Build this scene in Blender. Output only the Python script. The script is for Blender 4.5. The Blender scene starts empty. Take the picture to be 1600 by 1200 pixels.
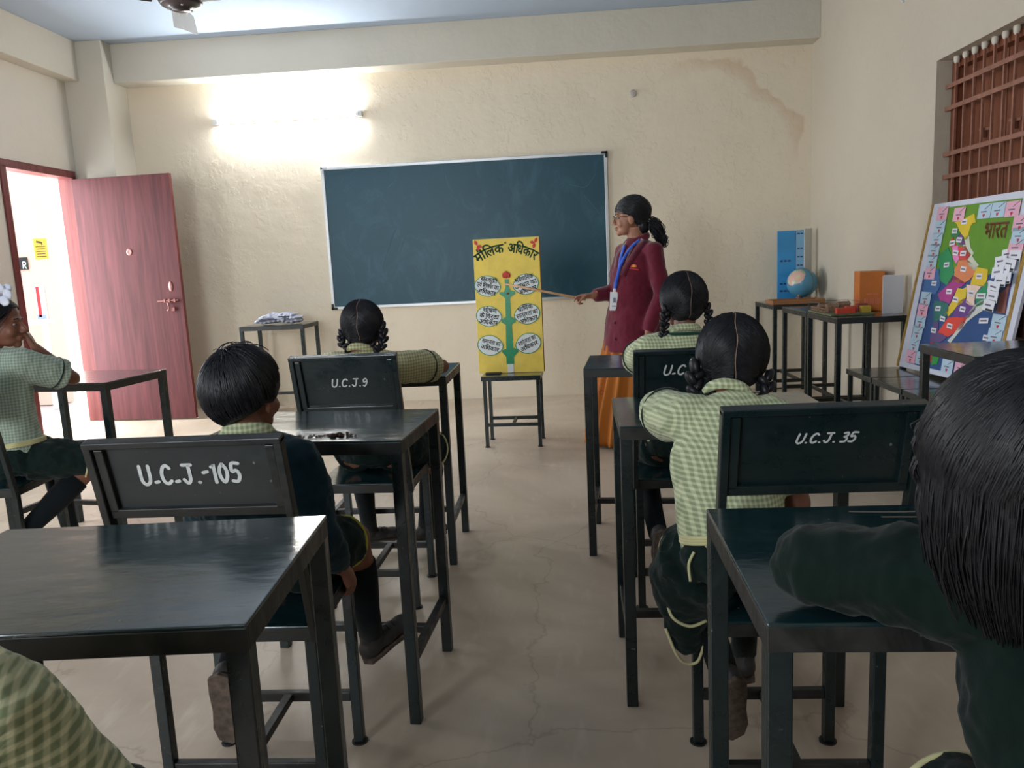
import bpy, bmesh, math, random
from mathutils import Vector, Matrix, noise as mnoise
PI = math.pi
V = Vector
random.seed(7)
sc = bpy.context.scene
COL = sc.collection

# ------------------------------------------------------------------ camera
cam_d = bpy.data.cameras.new('camera')
cam = bpy.data.objects.new('camera', cam_d)
COL.objects.link(cam)
cam_d.sensor_width = 36.0
cam_d.lens = 1211.3 / 1600 * 36.0
cam_d.clip_start = 0.02
yaw, pit, rol = -0.065243, 0.154949, -0.048058
fw = V((math.sin(yaw)*math.cos(pit), math.cos(yaw)*math.cos(pit), -math.sin(pit)))
rr = V((math.cos(yaw), -math.sin(yaw), 0)); uu = rr.cross(fw)
r2 = rr*math.cos(rol) + uu*math.sin(rol); u2 = -rr*math.sin(rol) + uu*math.cos(rol)
M = Matrix((r2, u2, -fw)).transposed().to_4x4()
M.translation = V((0, 0, 1.2))
cam.matrix_world = M
sc.camera = cam

# ------------------------------------------------------------------ view
sc.view_settings.view_transform = 'Standard'
sc.view_settings.look = 'None'
sc.view_settings.gamma = 1
sc.view_settings.exposure = 1.02
sc.view_settings.use_curve_mapping = False

# ------------------------------------------------------------------ world and daylight
w = bpy.data.worlds.new('sky'); sc.world = w; w.use_nodes = True
bg = w.node_tree.nodes['Background']
bg.inputs[0].default_value = (0.86, 0.93, 1.0, 1); bg.inputs[1].default_value = 1.25

def area(name, loc, rot, sx, sy, power, color):
    l = bpy.data.lights.new(name, 'AREA'); l.shape = 'RECTANGLE'; l.size = sx; l.size_y = sy
    l.energy = power; l.color = color
    o = bpy.data.objects.new(name, l); COL.objects.link(o)
    o.location = loc; o.rotation_euler = rot
    return o
# daylight entering through the open door and the window openings of the room
area('door_daylight', (-4.75, 6.05, 1.25), (0, -PI/2, 0), 2.2, 0.9, 76, (0.90, 0.95, 1.0))
area('side_window_daylight', (-4.32, 3.7, 1.62), (0, -PI/2, 0), 1.3, 1.5, 38, (0.86, 0.93, 1.0))
area('rear_window_daylight', (-2.2, -1.93, 1.75), (PI/2, 0, 0), 1.6, 1.3, 56, (0.88, 0.94, 1.0))

# ------------------------------------------------------------------ materials
def new_mat(name):
    m = bpy.data.materials.new(name); m.use_nodes = True
    return m, m.node_tree.nodes, m.node_tree.links, m.node_tree.nodes['Principled BSDF']
def srgb(r, g, b):
    f = lambda c: (c/255/12.92) if c/255 <= 0.04045 else ((c/255+0.055)/1.055)**2.4
    return (f(r), f(g), f(b), 1)
def mat(name, col, rough=0.6, metal=0.0, var=0.0, vscale=8.0, bump=0.0, bscale=40.0, stretch=(1,1,1), spec=0.5, col2=None, rvar=0.0, detail=5, emis=None, coat=0):
    m, N, L, B = new_mat(name)
    B.inputs['Base Color'].default_value = col
    B.inputs['Roughness'].default_value = rough
    B.inputs['Metallic'].default_value = metal
    B.inputs['Specular IOR Level'].default_value = spec
    if coat: B.inputs['Coat Weight'].default_value = coat; B.inputs['Coat Roughness'].default_value = 0.15
    if emis:
        B.inputs['Emission Color'].default_value = col; B.inputs['Emission Strength'].default_value = emis
    tc = N.new('ShaderNodeTexCoord'); mp = N.new('ShaderNodeMapping')
    L.new(tc.outputs['Object'], mp.inputs[0]); mp.inputs['Scale'].default_value = stretch
    if var or col2 or rvar:
        n = N.new('ShaderNodeTexNoise'); n.inputs['Scale'].default_value = vscale; n.inputs['Detail'].default_value = detail
        L.new(mp.outputs[0], n.inputs[0])
        if var or col2:
            r = N.new('ShaderNodeValToRGB'); L.new(n.outputs[0], r.inputs[0])
            r.color_ramp.elements[0].position = 0.35; r.color_ramp.elements[1].position = 0.68
            c2 = col2 or tuple(min(1, c*(1+var)) for c in col[:3]) + (1,)
            c1 = col if col2 else tuple(c*(1-var) for c in col[:3]) + (1,)
            r.color_ramp.elements[0].color = c1; r.color_ramp.elements[1].color = c2
            L.new(r.outputs[0], B.inputs['Base Color'])
        if rvar:
            mr = N.new('ShaderNodeMapRange'); L.new(n.outputs[0], mr.inputs[0])
            mr.inputs[1].default_value = 0.3; mr.inputs[2].default_value = 0.7
            mr.inputs[3].default_value = max(0, rough-rvar); mr.inputs[4].default_value = rough+rvar
            L.new(mr.outputs[0], B.inputs['Roughness'])
    if bump:
        n2 = N.new('ShaderNodeTexNoise'); n2.inputs['Scale'].default_value = bscale; n2.inputs['Detail'].default_value = 6
        L.new(mp.outputs[0], n2.inputs[0])
        b = N.new('ShaderNodeBump'); b.inputs['Strength'].default_value = 1.0; b.inputs['Distance'].default_value = bump
        L.new(n2.outputs[0], b.inputs['Height']); L.new(b.outputs[0], B.inputs['Normal'])
    return m

def wall_mat(name, col, patch=0.5, stain=False):
    m, N, L, B = new_mat(name)
    tc = N.new('ShaderNodeTexCoord')
    n = N.new('ShaderNodeTexNoise'); n.inputs['Scale'].default_value = 0.9; n.inputs['Detail'].default_value = 6
    L.new(tc.outputs['Object'], n.inputs[0])
    r = N.new('ShaderNodeValToRGB'); L.new(n.outputs[0], r.inputs[0])
    r.color_ramp.elements[0].position = 0.3; r.color_ramp.elements[1].position = 0.7
    r.color_ramp.elements[0].color = tuple(c*0.93 for c in col[:3]) + (1,); r.color_ramp.elements[1].color = col
    L.new(r.outputs[0], B.inputs['Base Color'])
    if stain:   # brown tide mark of an old leak, an uneven arc in the upper right of the wall
        gp = N.new('ShaderNodeNewGeometry'); n3 = N.new('ShaderNodeTexNoise'); n3.inputs['Scale'].default_value = 2.2; n3.inputs['Detail'].default_value = 7; L.new(gp.outputs['Position'], n3.inputs[0])
        sc_ = N.new('ShaderNodeVectorMath'); sc_.operation = 'MULTIPLY'; sc_.inputs[1].default_value = (1, 0, 1); L.new(gp.outputs['Position'], sc_.inputs[0])
        ds = N.new('ShaderNodeVectorMath'); ds.operation = 'DISTANCE'; ds.inputs[1].default_value = (1.22, 0, 1.95); L.new(sc_.outputs[0], ds.inputs[0])
        wb = N.new('ShaderNodeMath'); wb.operation = 'MULTIPLY_ADD'; L.new(n3.outputs[0], wb.inputs[0]); wb.inputs[1].default_value = 0.5; L.new(ds.outputs['Value'], wb.inputs[2])
        sr_ = N.new('ShaderNodeValToRGB'); L.new(wb.outputs[0], sr_.inputs[0]); q = sr_.color_ramp.elements; q[0].position = 0.98; q[0].color = (0, 0, 0, 1); q[1].position = 1.0; q[1].color = (0, 0, 0, 1)
        mrr = N.new('ShaderNodeMapRange'); L.new(wb.outputs[0], mrr.inputs[0]); mrr.inputs[1].default_value = 0.6; mrr.inputs[2].default_value = 1.4
        q[0].position = 0.45; x1 = q.new(0.60); x1.color = (1, 1, 1, 1); x2 = q.new(0.63); x2.color = (0, 0, 0, 1); L.new(mrr.outputs[0], sr_.inputs[0])
        sx_ = N.new('ShaderNodeSeparateXYZ'); L.new(gp.outputs['Position'], sx_.inputs[0])
        g1 = N.new('ShaderNodeMapRange'); L.new(sx_.outputs[0], g1.inputs[0]); g1.inputs[1].default_value = 0.9; g1.inputs[2].default_value = 1.4
        g2 = N.new('ShaderNodeMapRange'); L.new(sx_.outputs[2], g2.inputs[0]); g2.inputs[1].default_value = 1.9; g2.inputs[2].default_value = 2.2
        m1 = N.new('ShaderNodeMath'); m1.operation = 'MULTIPLY'; L.new(g1.outputs[0], m1.inputs[0]); L.new(g2.outputs[0], m1.inputs[1])
        m2_ = N.new('ShaderNodeMath'); m2_.operation = 'MULTIPLY'; L.new(m1.outputs[0], m2_.inputs[0]); L.new(sr_.outputs[0], m2_.inputs[1])
        mxs = N.new('ShaderNodeMix'); mxs.data_type = 'RGBA'; L.new(m2_.outputs[0], mxs.inputs[0]); L.new(r.outputs[0], mxs.inputs[6]); mxs.inputs[7].default_value = tuple(c*f for c, f in zip(col[:3], (0.84, 0.76, 0.70))) + (1,)
        L.new(mxs.outputs[2], B.inputs['Base Color'])
    B.inputs['Roughness'].default_value = 0.62; B.inputs['Specular IOR Level'].default_value = 0.3
    # trowelled plaster: soft undulation, fine grain and flaking patches
    a = N.new('ShaderNodeTexNoise'); a.inputs['Scale'].default_value = 3.0; a.inputs['Detail'].default_value = 8; a.inputs['Roughness'].default_value = 0.55
    L.new(tc.outputs['Object'], a.inputs[0])
    f = N.new('ShaderNodeTexNoise'); f.inputs['Scale'].default_value = 7; f.inputs['Detail'].default_value = 9; f.inputs['Roughness'].default_value = 0.65
    L.new(tc.outputs['Object'], f.inputs[0])
    fr = N.new('ShaderNodeValToRGB'); L.new(f.outputs[0], fr.inputs[0])
    fr.color_ramp.elements[0].position = 0.54; fr.color_ramp.elements[1].position = 0.6
    mul = N.new('ShaderNodeMath'); mul.operation = 'MULTIPLY'; L.new(fr.outputs[0], mul.inputs[0]); mul.inputs[1].default_value = 0.16*patch
    add = N.new('ShaderNodeMath'); add.operation = 'ADD'; L.new(a.outputs[0], add.inputs[0]); L.new(mul.outputs[0], add.inputs[1])
    b = N.new('ShaderNodeBump'); b.inputs['Distance'].default_value = 0.014; b.inputs['Strength'].default_value = 1
    L.new(add.outputs[0], b.inputs['Height']); L.new(b.outputs[0], B.inputs['Normal'])
    return m

def steel_mat(name, col, worn, rough, dust=0.12):
    """thick enamel paint on sheet steel, smeared and scuffed"""
    m, N, L, B = new_mat(name)
    tc = N.new('ShaderNodeTexCoord'); mp = N.new('ShaderNodeMapping')
    L.new(tc.outputs['Object'], mp.inputs[0]); mp.inputs['Scale'].default_value = (1, 2.2, 1)
    n = N.new('ShaderNodeTexNoise'); n.inputs['Scale'].default_value = 7; n.inputs['Detail'].default_value = 9; n.inputs['Roughness'].default_value = 0.68
    n.inputs['Distortion'].default_value = 1.2
    L.new(mp.outputs[0], n.inputs[0])
    r = N.new('ShaderNodeValToRGB'); L.new(n.outputs[0], r.inputs[0])
    e = r.color_ramp.elements; e[0].position = 0.46; e[0].color = col; e[1].position = 0.8
    e[1].color = tuple(col[i]*(1-dust)+worn[i]*dust for i in range(3)) + (1,)
    s = N.new('ShaderNodeTexNoise'); s.inputs['Scale'].default_value = 55; s.inputs['Detail'].default_value = 2
    L.new(tc.outputs['Object'], s.inputs[0])
    sr = N.new('ShaderNodeValToRGB'); L.new(s.outputs[0], sr.inputs[0]); sr.color_ramp.elements[0].position = 0.74; sr.color_ramp.elements[1].position = 0.77
    mx = N.new('ShaderNodeMix'); mx.data_type = 'RGBA'; L.new(sr.outputs[0], mx.inputs[0]); L.new(r.outputs[0], mx.inputs[6])
    mx.inputs[7].default_value = worn; L.new(mx.outputs[2], B.inputs['Base Color'])
    mr = N.new('ShaderNodeMapRange'); L.new(n.outputs[0], mr.inputs[0]); mr.inputs[1].default_value = 0.35; mr.inputs[2].default_value = 0.72
    mr.inputs[3].default_value = rough*0.75; mr.inputs[4].default_value = rough*1.7; L.new(mr.outputs[0], B.inputs['Roughness'])
    n2 = N.new('ShaderNodeTexNoise'); n2.inputs['Scale'].default_value = 9; n2.inputs['Detail'].default_value = 4
    L.new(mp.outputs[0], n2.inputs[0])
    b = N.new('ShaderNodeBump'); b.inputs['Distance'].default_value = 0.0018; L.new(n2.outputs[0], b.inputs['Height']); L.new(b.outputs[0], B.inputs['Normal'])
    B.inputs['Specular IOR Level'].default_value = 0.6
    B.inputs['Coat Weight'].default_value = 0.5 if rough < 0.2 else 0.0; B.inputs['Coat Roughness'].default_value = 0.12
    return m

def floor_mat():
    m, N, L, B = new_mat('concrete_floor')
    tc = N.new('ShaderNodeTexCoord')
    n = N.new('ShaderNodeTexNoise'); n.inputs['Scale'].default_value = 1.1; n.inputs['Detail'].default_value = 10; n.inputs['Roughness'].default_value = 0.6; n.inputs['Distortion'].default_value = 0.8
    L.new(tc.outputs['Object'], n.inputs[0])
    r = N.new('ShaderNodeValToRGB'); L.new(n.outputs[0], r.inputs[0])
    e = r.color_ramp.elements; e[0].position = 0.33; e[0].color = srgb(176, 157, 137); e[1].position = 0.7; e[1].color = srgb(212, 195, 174)
    # scuffs
    mp = N.new('ShaderNodeMapping'); mp.inputs['Scale'].default_value = (5, 1.3, 1); mp.inputs['Rotation'].default_value = (0, 0, 0.5)
    L.new(tc.outputs['Object'], mp.inputs[0])
    s = N.new('ShaderNodeTexNoise'); s.inputs['Scale'].default_value = 4; s.inputs['Detail'].default_value = 7; L.new(mp.outputs[0], s.inputs[0])
    sr = N.new('ShaderNodeValToRGB'); L.new(s.outputs[0], sr.inputs[0]); sr.color_ramp.elements[0].position = 0.56; sr.color_ramp.elements[1].position = 0.75
    sr.color_ramp.elements[1].color = (0.4, 0.4, 0.4, 1)
    mx = N.new('ShaderNodeMix'); mx.data_type = 'RGBA'; mx.inputs[7].default_value = srgb(220, 206, 190)
    L.new(sr.outputs[0], mx.inputs[0]); L.new(r.outputs[0], mx.inputs[6])
    # hairline cracks
    vo = N.new('ShaderNodeTexVoronoi'); vo.feature = 'DISTANCE_TO_EDGE'; vo.inputs['Scale'].default_value = 0.9; vo.inputs['Randomness'].default_value = 1
    dn = N.new('ShaderNodeTexNoise'); dn.inputs['Scale'].default_value = 6; dn.inputs['Detail'].default_value = 6
    L.new(tc.outputs['Object'], dn.inputs[0])
    ad = N.new('ShaderNodeVectorMath'); ad.operation = 'MULTIPLY_ADD'; L.new(dn.outputs[1], ad.inputs[0]); ad.inputs[1].default_value = (0.25,)*3; L.new(tc.outputs['Object'], ad.inputs[2])
    L.new(ad.outputs[0], vo.inputs[0])
    cr = N.new('ShaderNodeValToRGB'); L.new(vo.outputs['Distance'], cr.inputs[0]); cr.color_ramp.elements[0].position = 0.0; cr.color_ramp.elements[0].color = (0.78, 0.76, 0.74, 1)
    cr.color_ramp.elements[1].position = 0.006; cr.color_ramp.elements[1].color = (1, 1, 1, 1)
    m2 = N.new('ShaderNodeMix'); m2.data_type = 'RGBA'; m2.blend_type = 'MULTIPLY'; m2.inputs[0].default_value = 1
    L.new(mx.outputs[2], m2.inputs[6]); L.new(cr.outputs[0], m2.inputs[7]); L.new(m2.outputs[2], B.inputs['Base Color'])
    mr = N.new('ShaderNodeMapRange'); L.new(s.outputs[0], mr.inputs[0]); mr.inputs[3].default_value = 0.28; mr.inputs[4].default_value = 0.52
    L.new(mr.outputs[0], B.inputs['Roughness'])
    b = N.new('ShaderNodeBump'); b.inputs['Distance'].default_value = 0.004; L.new(n.outputs[0], b.inputs['Height']); L.new(b.outputs[0], B.inputs['Normal'])
    return m

def wood_mat(name, c1, c2, rough=0.4, axis='Z'):
    m, N, L, B = new_mat(name)
    tc = N.new('ShaderNodeTexCoord'); mp = N.new('ShaderNodeMapping'); L.new(tc.outputs['Object'], mp.inputs[0])
    mp.inputs['Scale'].default_value = {'Z': (14, 14, 0.8), 'X': (0.8, 14, 14), 'Y': (14, 0.8, 14)}[axis]
    n = N.new('ShaderNodeTexNoise'); n.inputs['Scale'].default_value = 1.6; n.inputs['Detail'].default_value = 9; n.inputs['Roughness'].default_value = 0.62; n.inputs['Distortion'].default_value = 0.7
    L.new(mp.outputs[0], n.inputs[0])
    r = N.new('ShaderNodeValToRGB'); L.new(n.outputs[0], r.inputs[0])
    r.color_ramp.elements[0].position = 0.33; r.color_ramp.elements[0].color = c1; r.color_ramp.elements[1].position = 0.68; r.color_ramp.elements[1].color = c2
    L.new(r.outputs[0], B.inputs['Base Color']); B.inputs['Roughness'].default_value = rough; B.inputs['Specular IOR Level'].default_value = 0.25
    return m

def cloth_mat(name, col, rough=0.9, wrinkle=0.004, wscale=14, sheen=0.3, weave=True, col2=None):
    m, N, L, B = new_mat(name)
    tc = N.new('ShaderNodeTexCoord')
    n = N.new('ShaderNodeTexNoise'); n.inputs['Scale'].default_value = wscale; n.inputs['Detail'].default_value = 5; n.inputs['Distortion'].default_value = 0.6
    L.new(tc.outputs['Object'], n.inputs[0])
    r = N.new('ShaderNodeValToRGB'); L.new(n.outputs[0], r.inputs[0])
    r.color_ramp.elements[0].color = tuple(c*0.82 for c in col[:3]) + (1,); r.color_ramp.elements[1].color = col2 or tuple(min(1, c*1.1) for c in col[:3]) + (1,)
    r.color_ramp.elements[0].position = .3; r.color_ramp.elements[1].position = .7
    L.new(r.outputs[0], B.inputs['Base Color'])
    B.inputs['Roughness'].default_value = rough; B.inputs['Specular IOR Level'].default_value = 0.2
    B.inputs['Sheen Weight'].default_value = sheen; B.inputs['Sheen Roughness'].default_value = 0.5
    b = N.new('ShaderNodeBump'); b.inputs['Distance'].default_value = wrinkle; L.new(n.outputs[0], b.inputs['Height']); L.new(b.outputs[0], B.inputs['Normal'])
    return m

def check_mat(name, base, c1, scale=62.0, rot=(0, 0, 0), line=0.30, col_b=None):
    """woven checked shirting: stripes along x, y and z of the garment crossing each other"""
    m, N, L, B = new_mat(name)
    tc = N.new('ShaderNodeTexCoord'); mp = N.new('ShaderNodeMapping'); L.new(tc.outputs['Object'], mp.inputs[0]); mp.inputs['Rotation'].default_value = rot
    dn = N.new('ShaderNodeTexNoise'); dn.inputs['Scale'].default_value = 7; L.new(mp.outputs[0], dn.inputs[0])
    ad = N.new('ShaderNodeVectorMath'); ad.operation = 'MULTIPLY_ADD'; L.new(dn.outputs[1], ad.inputs[0]); ad.inputs[1].default_value = (0.012,)*3; L.new(mp.outputs[0], ad.inputs[2])
    sp = N.new('ShaderNodeSeparateXYZ'); L.new(ad.outputs[0], sp.inputs[0])
    outs = []
    for k in (0, 2):
        mu = N.new('ShaderNodeMath'); mu.operation = 'MULTIPLY'; mu.inputs[1].default_value = scale; L.new(sp.outputs[k], mu.inputs[0])
        if k == 0:
            mu2 = N.new('ShaderNodeMath'); mu2.operation = 'MULTIPLY_ADD'; mu2.inputs[1].default_value = scale*0.35; L.new(sp.outputs[1], mu2.inputs[0]); L.new(mu.outputs[0], mu2.inputs[2]); mu = mu2
        fr = N.new('ShaderNodeMath'); fr.operation = 'PINGPONG'; fr.inputs[1].default_value = 0.5; L.new(mu.outputs[0], fr.inputs[0])
        mr = N.new('ShaderNodeMapRange'); mr.interpolation_type = 'SMOOTHSTEP'; L.new(fr.outputs[0], mr.inputs[0])
        mr.inputs[1].default_value = line-0.10; mr.inputs[2].default_value = line+0.10
        outs.append(mr)
    av = N.new('ShaderNodeMath'); av.operation = 'ADD'; L.new(outs[0].outputs[0], av.inputs[0]); L.new(outs[1].outputs[0], av.inputs[1])
    hf = N.new('ShaderNodeMath'); hf.operation = 'MULTIPLY'; hf.inputs[1].default_value = 0.5; L.new(av.outputs[0], hf.inputs[0])
    r = N.new('ShaderNodeValToRGB'); L.new(hf.outputs[0], r.inputs[0])
    e = r.color_ramp.elements; e[0].position = 0; e[0].color = base; e[1].position = 1; e[1].color = c1
    L.new(r.outputs[0], B.inputs['Base Color'])
    B.inputs['Roughness'].default_value = 0.85; B.inputs['Specular IOR Level'].default_value = 0.2; B.inputs['Sheen Weight'].default_value = 0.15
    n = N.new('ShaderNodeTexNoise'); n.inputs['Scale'].default_value = 16; n.inputs['Detail'].default_value = 4; n.inputs['Distortion'].default_value = 1.0; L.new(tc.outputs['Object'], n.inputs[0])
    b = N.new('ShaderNodeBump'); b.inputs['Distance'].default_value = 0.006; L.new(n.outputs[0], b.inputs['Height']); L.new(b.outputs[0], B.inputs['Normal'])
    return m

def hair_mat(name, col=(0.006, 0.006, 0.008, 1), tint=(0.018, 0.018, 0.024, 1), rough=0.42):
    m, N, L, B = new_mat(name)
    tc = N.new('ShaderNodeTexCoord'); n = N.new('ShaderNodeTexNoise'); n.inputs['Scale'].default_value = 45; n.inputs['Detail'].default_value = 3
    L.new(tc.outputs['Object'], n.inputs[0])
    r = N.new('ShaderNodeValToRGB'); L.new(n.outputs[0], r.inputs[0]); r.color_ramp.elements[0].color = col; r.color_ramp.elements[1].color = tint
    r.color_ramp.elements[0].position = 0.4; r.color_ramp.elements[1].position = 0.85
    L.new(r.outputs[0], B.inputs['Base Color']); B.inputs['Roughness'].default_value = rough; B.inputs['Specular IOR Level'].default_value = 0.32
    return m

MT = {}
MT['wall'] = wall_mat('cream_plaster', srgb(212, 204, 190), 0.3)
MT['wall_right'] = wall_mat('cream_plaster_dimmed', srgb(198, 187, 169), 0.3)  # same cream plaster, the right wall's dimmer light put into its colour
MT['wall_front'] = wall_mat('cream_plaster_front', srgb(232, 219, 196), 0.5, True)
MT['beam'] = wall_mat('cream_beam_paint', srgb(208, 201, 186), 0.1)
MT['ceiling'] = mat('ceiling_paint', srgb(170, 184, 200), 0.8, var=0.02, vscale=1.5)
MT['floor'] = floor_mat()
MT['pink'] = mat('pink_wall_paint', srgb(232, 196, 180), 0.8, bump=0.002, bscale=20)
MT['cream_out'] = mat('outside_cream_paint', srgb(240, 232, 212), 0.8, bump=0.002, bscale=12)
MT['steel'] = steel_mat('dark_green_enamel', srgb(14, 30, 32), srgb(100, 108, 105), 0.28, 0.06)
MT['steel_top'] = steel_mat('dark_green_worktop_enamel', srgb(16, 42, 46), srgb(90, 102, 100), 0.17, 0.1)
MT['steel_old'] = steel_mat('faded_black_enamel', srgb(34, 38, 38), srgb(105, 105, 100), 0.42, 0.06)
MT['steel_edge'] = steel_mat('worn_black_edge', srgb(18, 21, 21), srgb(100, 92, 82), 0.42, 0.22)
MT['door_wood'] = wood_mat('door_laminate', srgb(70, 30, 32), srgb(100, 50, 52), 0.6)
MT['frame_wood'] = wood_mat('door_frame_paint', srgb(92, 42, 40), srgb(120, 62, 58), 0.5)
MT['jamb'] = mat('pink_jamb_paint', srgb(222, 196, 190), 0.7)
MT['board'] = None
MT['alu'] = mat('aluminium_trim', srgb(205, 208, 210), 0.35, 0.6, var=0.05)
MT['black'] = mat('black_plastic', srgb(22, 22, 24), 0.5)
MT['white_plastic'] = mat('white_plastic', srgb(235, 236, 238), 0.4)
MT['shutter'] = wood_mat('brown_shutter_paint', srgb(108, 62, 42), srgb(138, 84, 60), 0.5)
MT['grille'] = mat('red_oxide_grille_paint', srgb(140, 94, 76), 0.55, var=0.12, vscale=30)
MT['paint_white'] = mat('white_lettering_paint', srgb(196, 198, 196), 0.7, var=0.1, vscale=60)

# ------------------------------------------------------------------ mesh helpers
class MB:
    def __init__(s): s.v = []; s.f = []; s.mi = []; s.cur = 0
    def add(s, vs, fs):
        o = len(s.v); s.v += [tuple(p) for p in vs]; s.f += [tuple(i+o for i in f) for f in fs]; s.mi += [s.cur]*len(fs)
    def box(s, c, d, rot=None):
        hx, hy, hz = d[0]/2, d[1]/2, d[2]/2
        vs = [V((x, y, z)) for x in (-hx, hx) for y in (-hy, hy) for z in (-hz, hz)]
        if rot is not None: vs = [rot @ p for p in vs]
        vs = [p + V(c) for p in vs]
        s.add(vs, [(0, 1, 3, 2), (4, 6, 7, 5), (0, 4, 5, 1), (2, 3, 7, 6), (0, 2, 6, 4), (1, 5, 7, 3)])
    def bar(s, a, b, w, h, up=(0, 0, 1)):
        """rectangular bar from a to b, width w across, height h along up"""
        a, b = V(a), V(b); t = (b-a).normalized(); u = V(up)
        if abs(t.dot(u)) > 0.95: u = V((0, 1, 0))
        sd = t.cross(u).normalized(); u = sd.cross(t).normalized()
        vs = []
        for p in (a, b):
            for sx, sy in ((-1, -1), (1, -1), (1, 1), (-1, 1)): vs.append(p + sd*sx*w/2 + u*sy*h/2)
        s.add(vs, [(3, 2, 1, 0), (4, 5, 6, 7), (0, 1, 5, 4), (1, 2, 6, 5), (2, 3, 7, 6), (3, 0, 4, 7)])
    def prism(s, pts, h, axis=(0, 0, 1)):
        """closed polygon (3D points) extruded by vector axis*h"""
        n = len(pts); e = V(axis)*h
        vs = [V(p) for p in pts] + [V(p)+e for p in pts]
        s.add(vs, [tuple(range(n-1, -1, -1)), tuple(range(n, 2*n))] + [(i, (i+1) % n, (i+1) % n+n, i+n) for i in range(n)])
    def lathe(s, prof, c=(0, 0, 0), n=24, axis='Z'):
        vs, fs = [], []
        for (r, z) in prof:
            for k in range(n):
                a = 2*PI*k/n; p = (r*math.cos(a), r*math.sin(a), z)
                if axis == 'Y': p = (p[0], p[2], p[1])
                if axis == 'X': p = (p[2], p[0], p[1])
                vs.append(V(p)+V(c))
        m = len(prof)
        for i in range(m-1):
            for k in range(n): fs.append((i*n+k, i*n+(k+1) % n, (i+1)*n+(k+1) % n, (i+1)*n+k))
        fs.append(tuple(range(n-1, -1, -1))); fs.append(tuple((m-1)*n+k for k in range(n)))
        s.add(vs, fs)
    def tube(s, pts, rads, n=10, side=None, flat=1.0, caps=True):
        """swept tube; rads = radius or (rx, ry) per point; side fixes the rx direction"""
        pts = [V(p) for p in pts]
        if not isinstance(rads, (list, tuple)): rads = [rads]*len(pts)
        rads = [r if isinstance(r, (tuple, list)) else (r, r*flat) for r in rads]
        N_ = len(pts); vs = []; prev = None
        for i, p in enumerate(pts):
            t = (pts[min(i+1, N_-1)] - pts[max(i-1, 0)])
            if t.length < 1e-9: t = V((0, 0, 1))
            t.normalize()
            if side is not None: sd = V(side) - t*V(side).dot(t)
            elif prev is not None: sd = prev - t*prev.dot(t)
            else: sd = V((1, 0, 0)) - t*t.x if abs(t.x) < 0.9 else V((0, 1, 0)) - t*t.y
            if sd.length < 1e-6: sd = V((0, 1, 0)) - t*t.y
            sd.normalize(); prev = sd; up = t.cross(sd)
            for k in range(n):
                a = 2*PI*k/n; vs.append(p + sd*math.cos(a)*rads[i][0] + up*math.sin(a)*rads[i][1])
        fs = [(i*n+k, i*n+(k+1) % n, (i+1)*n+(k+1) % n, (i+1)*n+k) for i in range(N_-1) for k in range(n)]
        if caps: fs += [tuple(range(n-1, -1, -1)), tuple((N_-1)*n+k for k in range(n))]
        s.add(vs, fs)
    def ell(s, c, r, rot=None, n=20, m=12):
        vs = [V((0, 0, -r[2]))]
        for i in range(1, m):
            a = -PI/2 + PI*i/m
            for k in range(n):
                b = 2*PI*k/n; vs.append(V((r[0]*math.cos(a)*math.cos(b), r[1]*math.cos(a)*math.sin(b), r[2]*math.sin(a))))
        vs.append(V((0, 0, r[2])))
        if rot is not None: vs = [rot @ p for p in vs]
        vs = [p+V(c) for p in vs]
        fs = [(0, 1+(k+1) % n, 1+k) for k in range(n)]
        for i in range(m-2):
            for k in range(n): fs.append((1+i*n+k, 1+i*n+(k+1) % n, 1+(i+1)*n+(k+1) % n, 1+(i+1)*n+k))
        o = 1+(m-2)*n; fs += [(o+k, o+(k+1) % n, o+n) for k in range(n)]
        s.add(vs, fs)
    def build(s, name, mats, parent=None, world=False, smooth=False, bevel=0, recalc=True):
        me = bpy.data.meshes.new(name)
        vs = s.v
        if parent is not None and world:
            inv = wmat(parent).inverted(); vs = [inv @ V(p) for p in vs]
        me.from_pydata([tuple(p) for p in vs], [], s.f)
        if recalc:
            bm = bmesh.new(); bm.from_mesh(me); bmesh.ops.recalc_face_normals(bm, faces=bm.faces); bm.to_mesh(me); bm.free()
        if not isinstance(mats, (list, tuple)): mats = [mats]
        for m in mats: me.materials.append(m)
        if len(mats) > 1: me.polygons.foreach_set('material_index', s.mi)
        if smooth: me.polygons.foreach_set('use_smooth', [True]*len(me.polygons))
        o = bpy.data.objects.new(name, me); COL.objects.link(o)
        if parent is not None: o.parent = parent
        if bevel:
            b = o.modifiers.new('bevel', 'BEVEL'); b.width = bevel; b.segments = 2; b.limit_method = 'ANGLE'
        return o
def wmat(o):
    m = Matrix.LocRotScale(o.location, o.rotation_euler, o.scale)
    return (wmat(o.parent) @ m) if o.parent else m
def tag(o, label, cat, group=None, kind=None):
    o['label'] = label; o['category'] = cat
    if group: o['group'] = group
    if kind: o['kind'] = kind
    return o
def thing(name, label, cat, loc=(0, 0, 0), rz=0.0, group=None):
    o = bpy.data.objects.new(name, None); COL.objects.link(o); o.empty_display_size = 0.05
    o.location = loc; o.rotation_euler = (0, 0, rz)
    return tag(o, label, cat, group)
def struct(o): o['kind'] = 'structure'; return o
def box_obj(name, c, d, m, parent=None, bevel=0, rot=None):
    b = MB(); b.box(c, d, rot); return b.build(name, m, parent, bevel=bevel)
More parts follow.
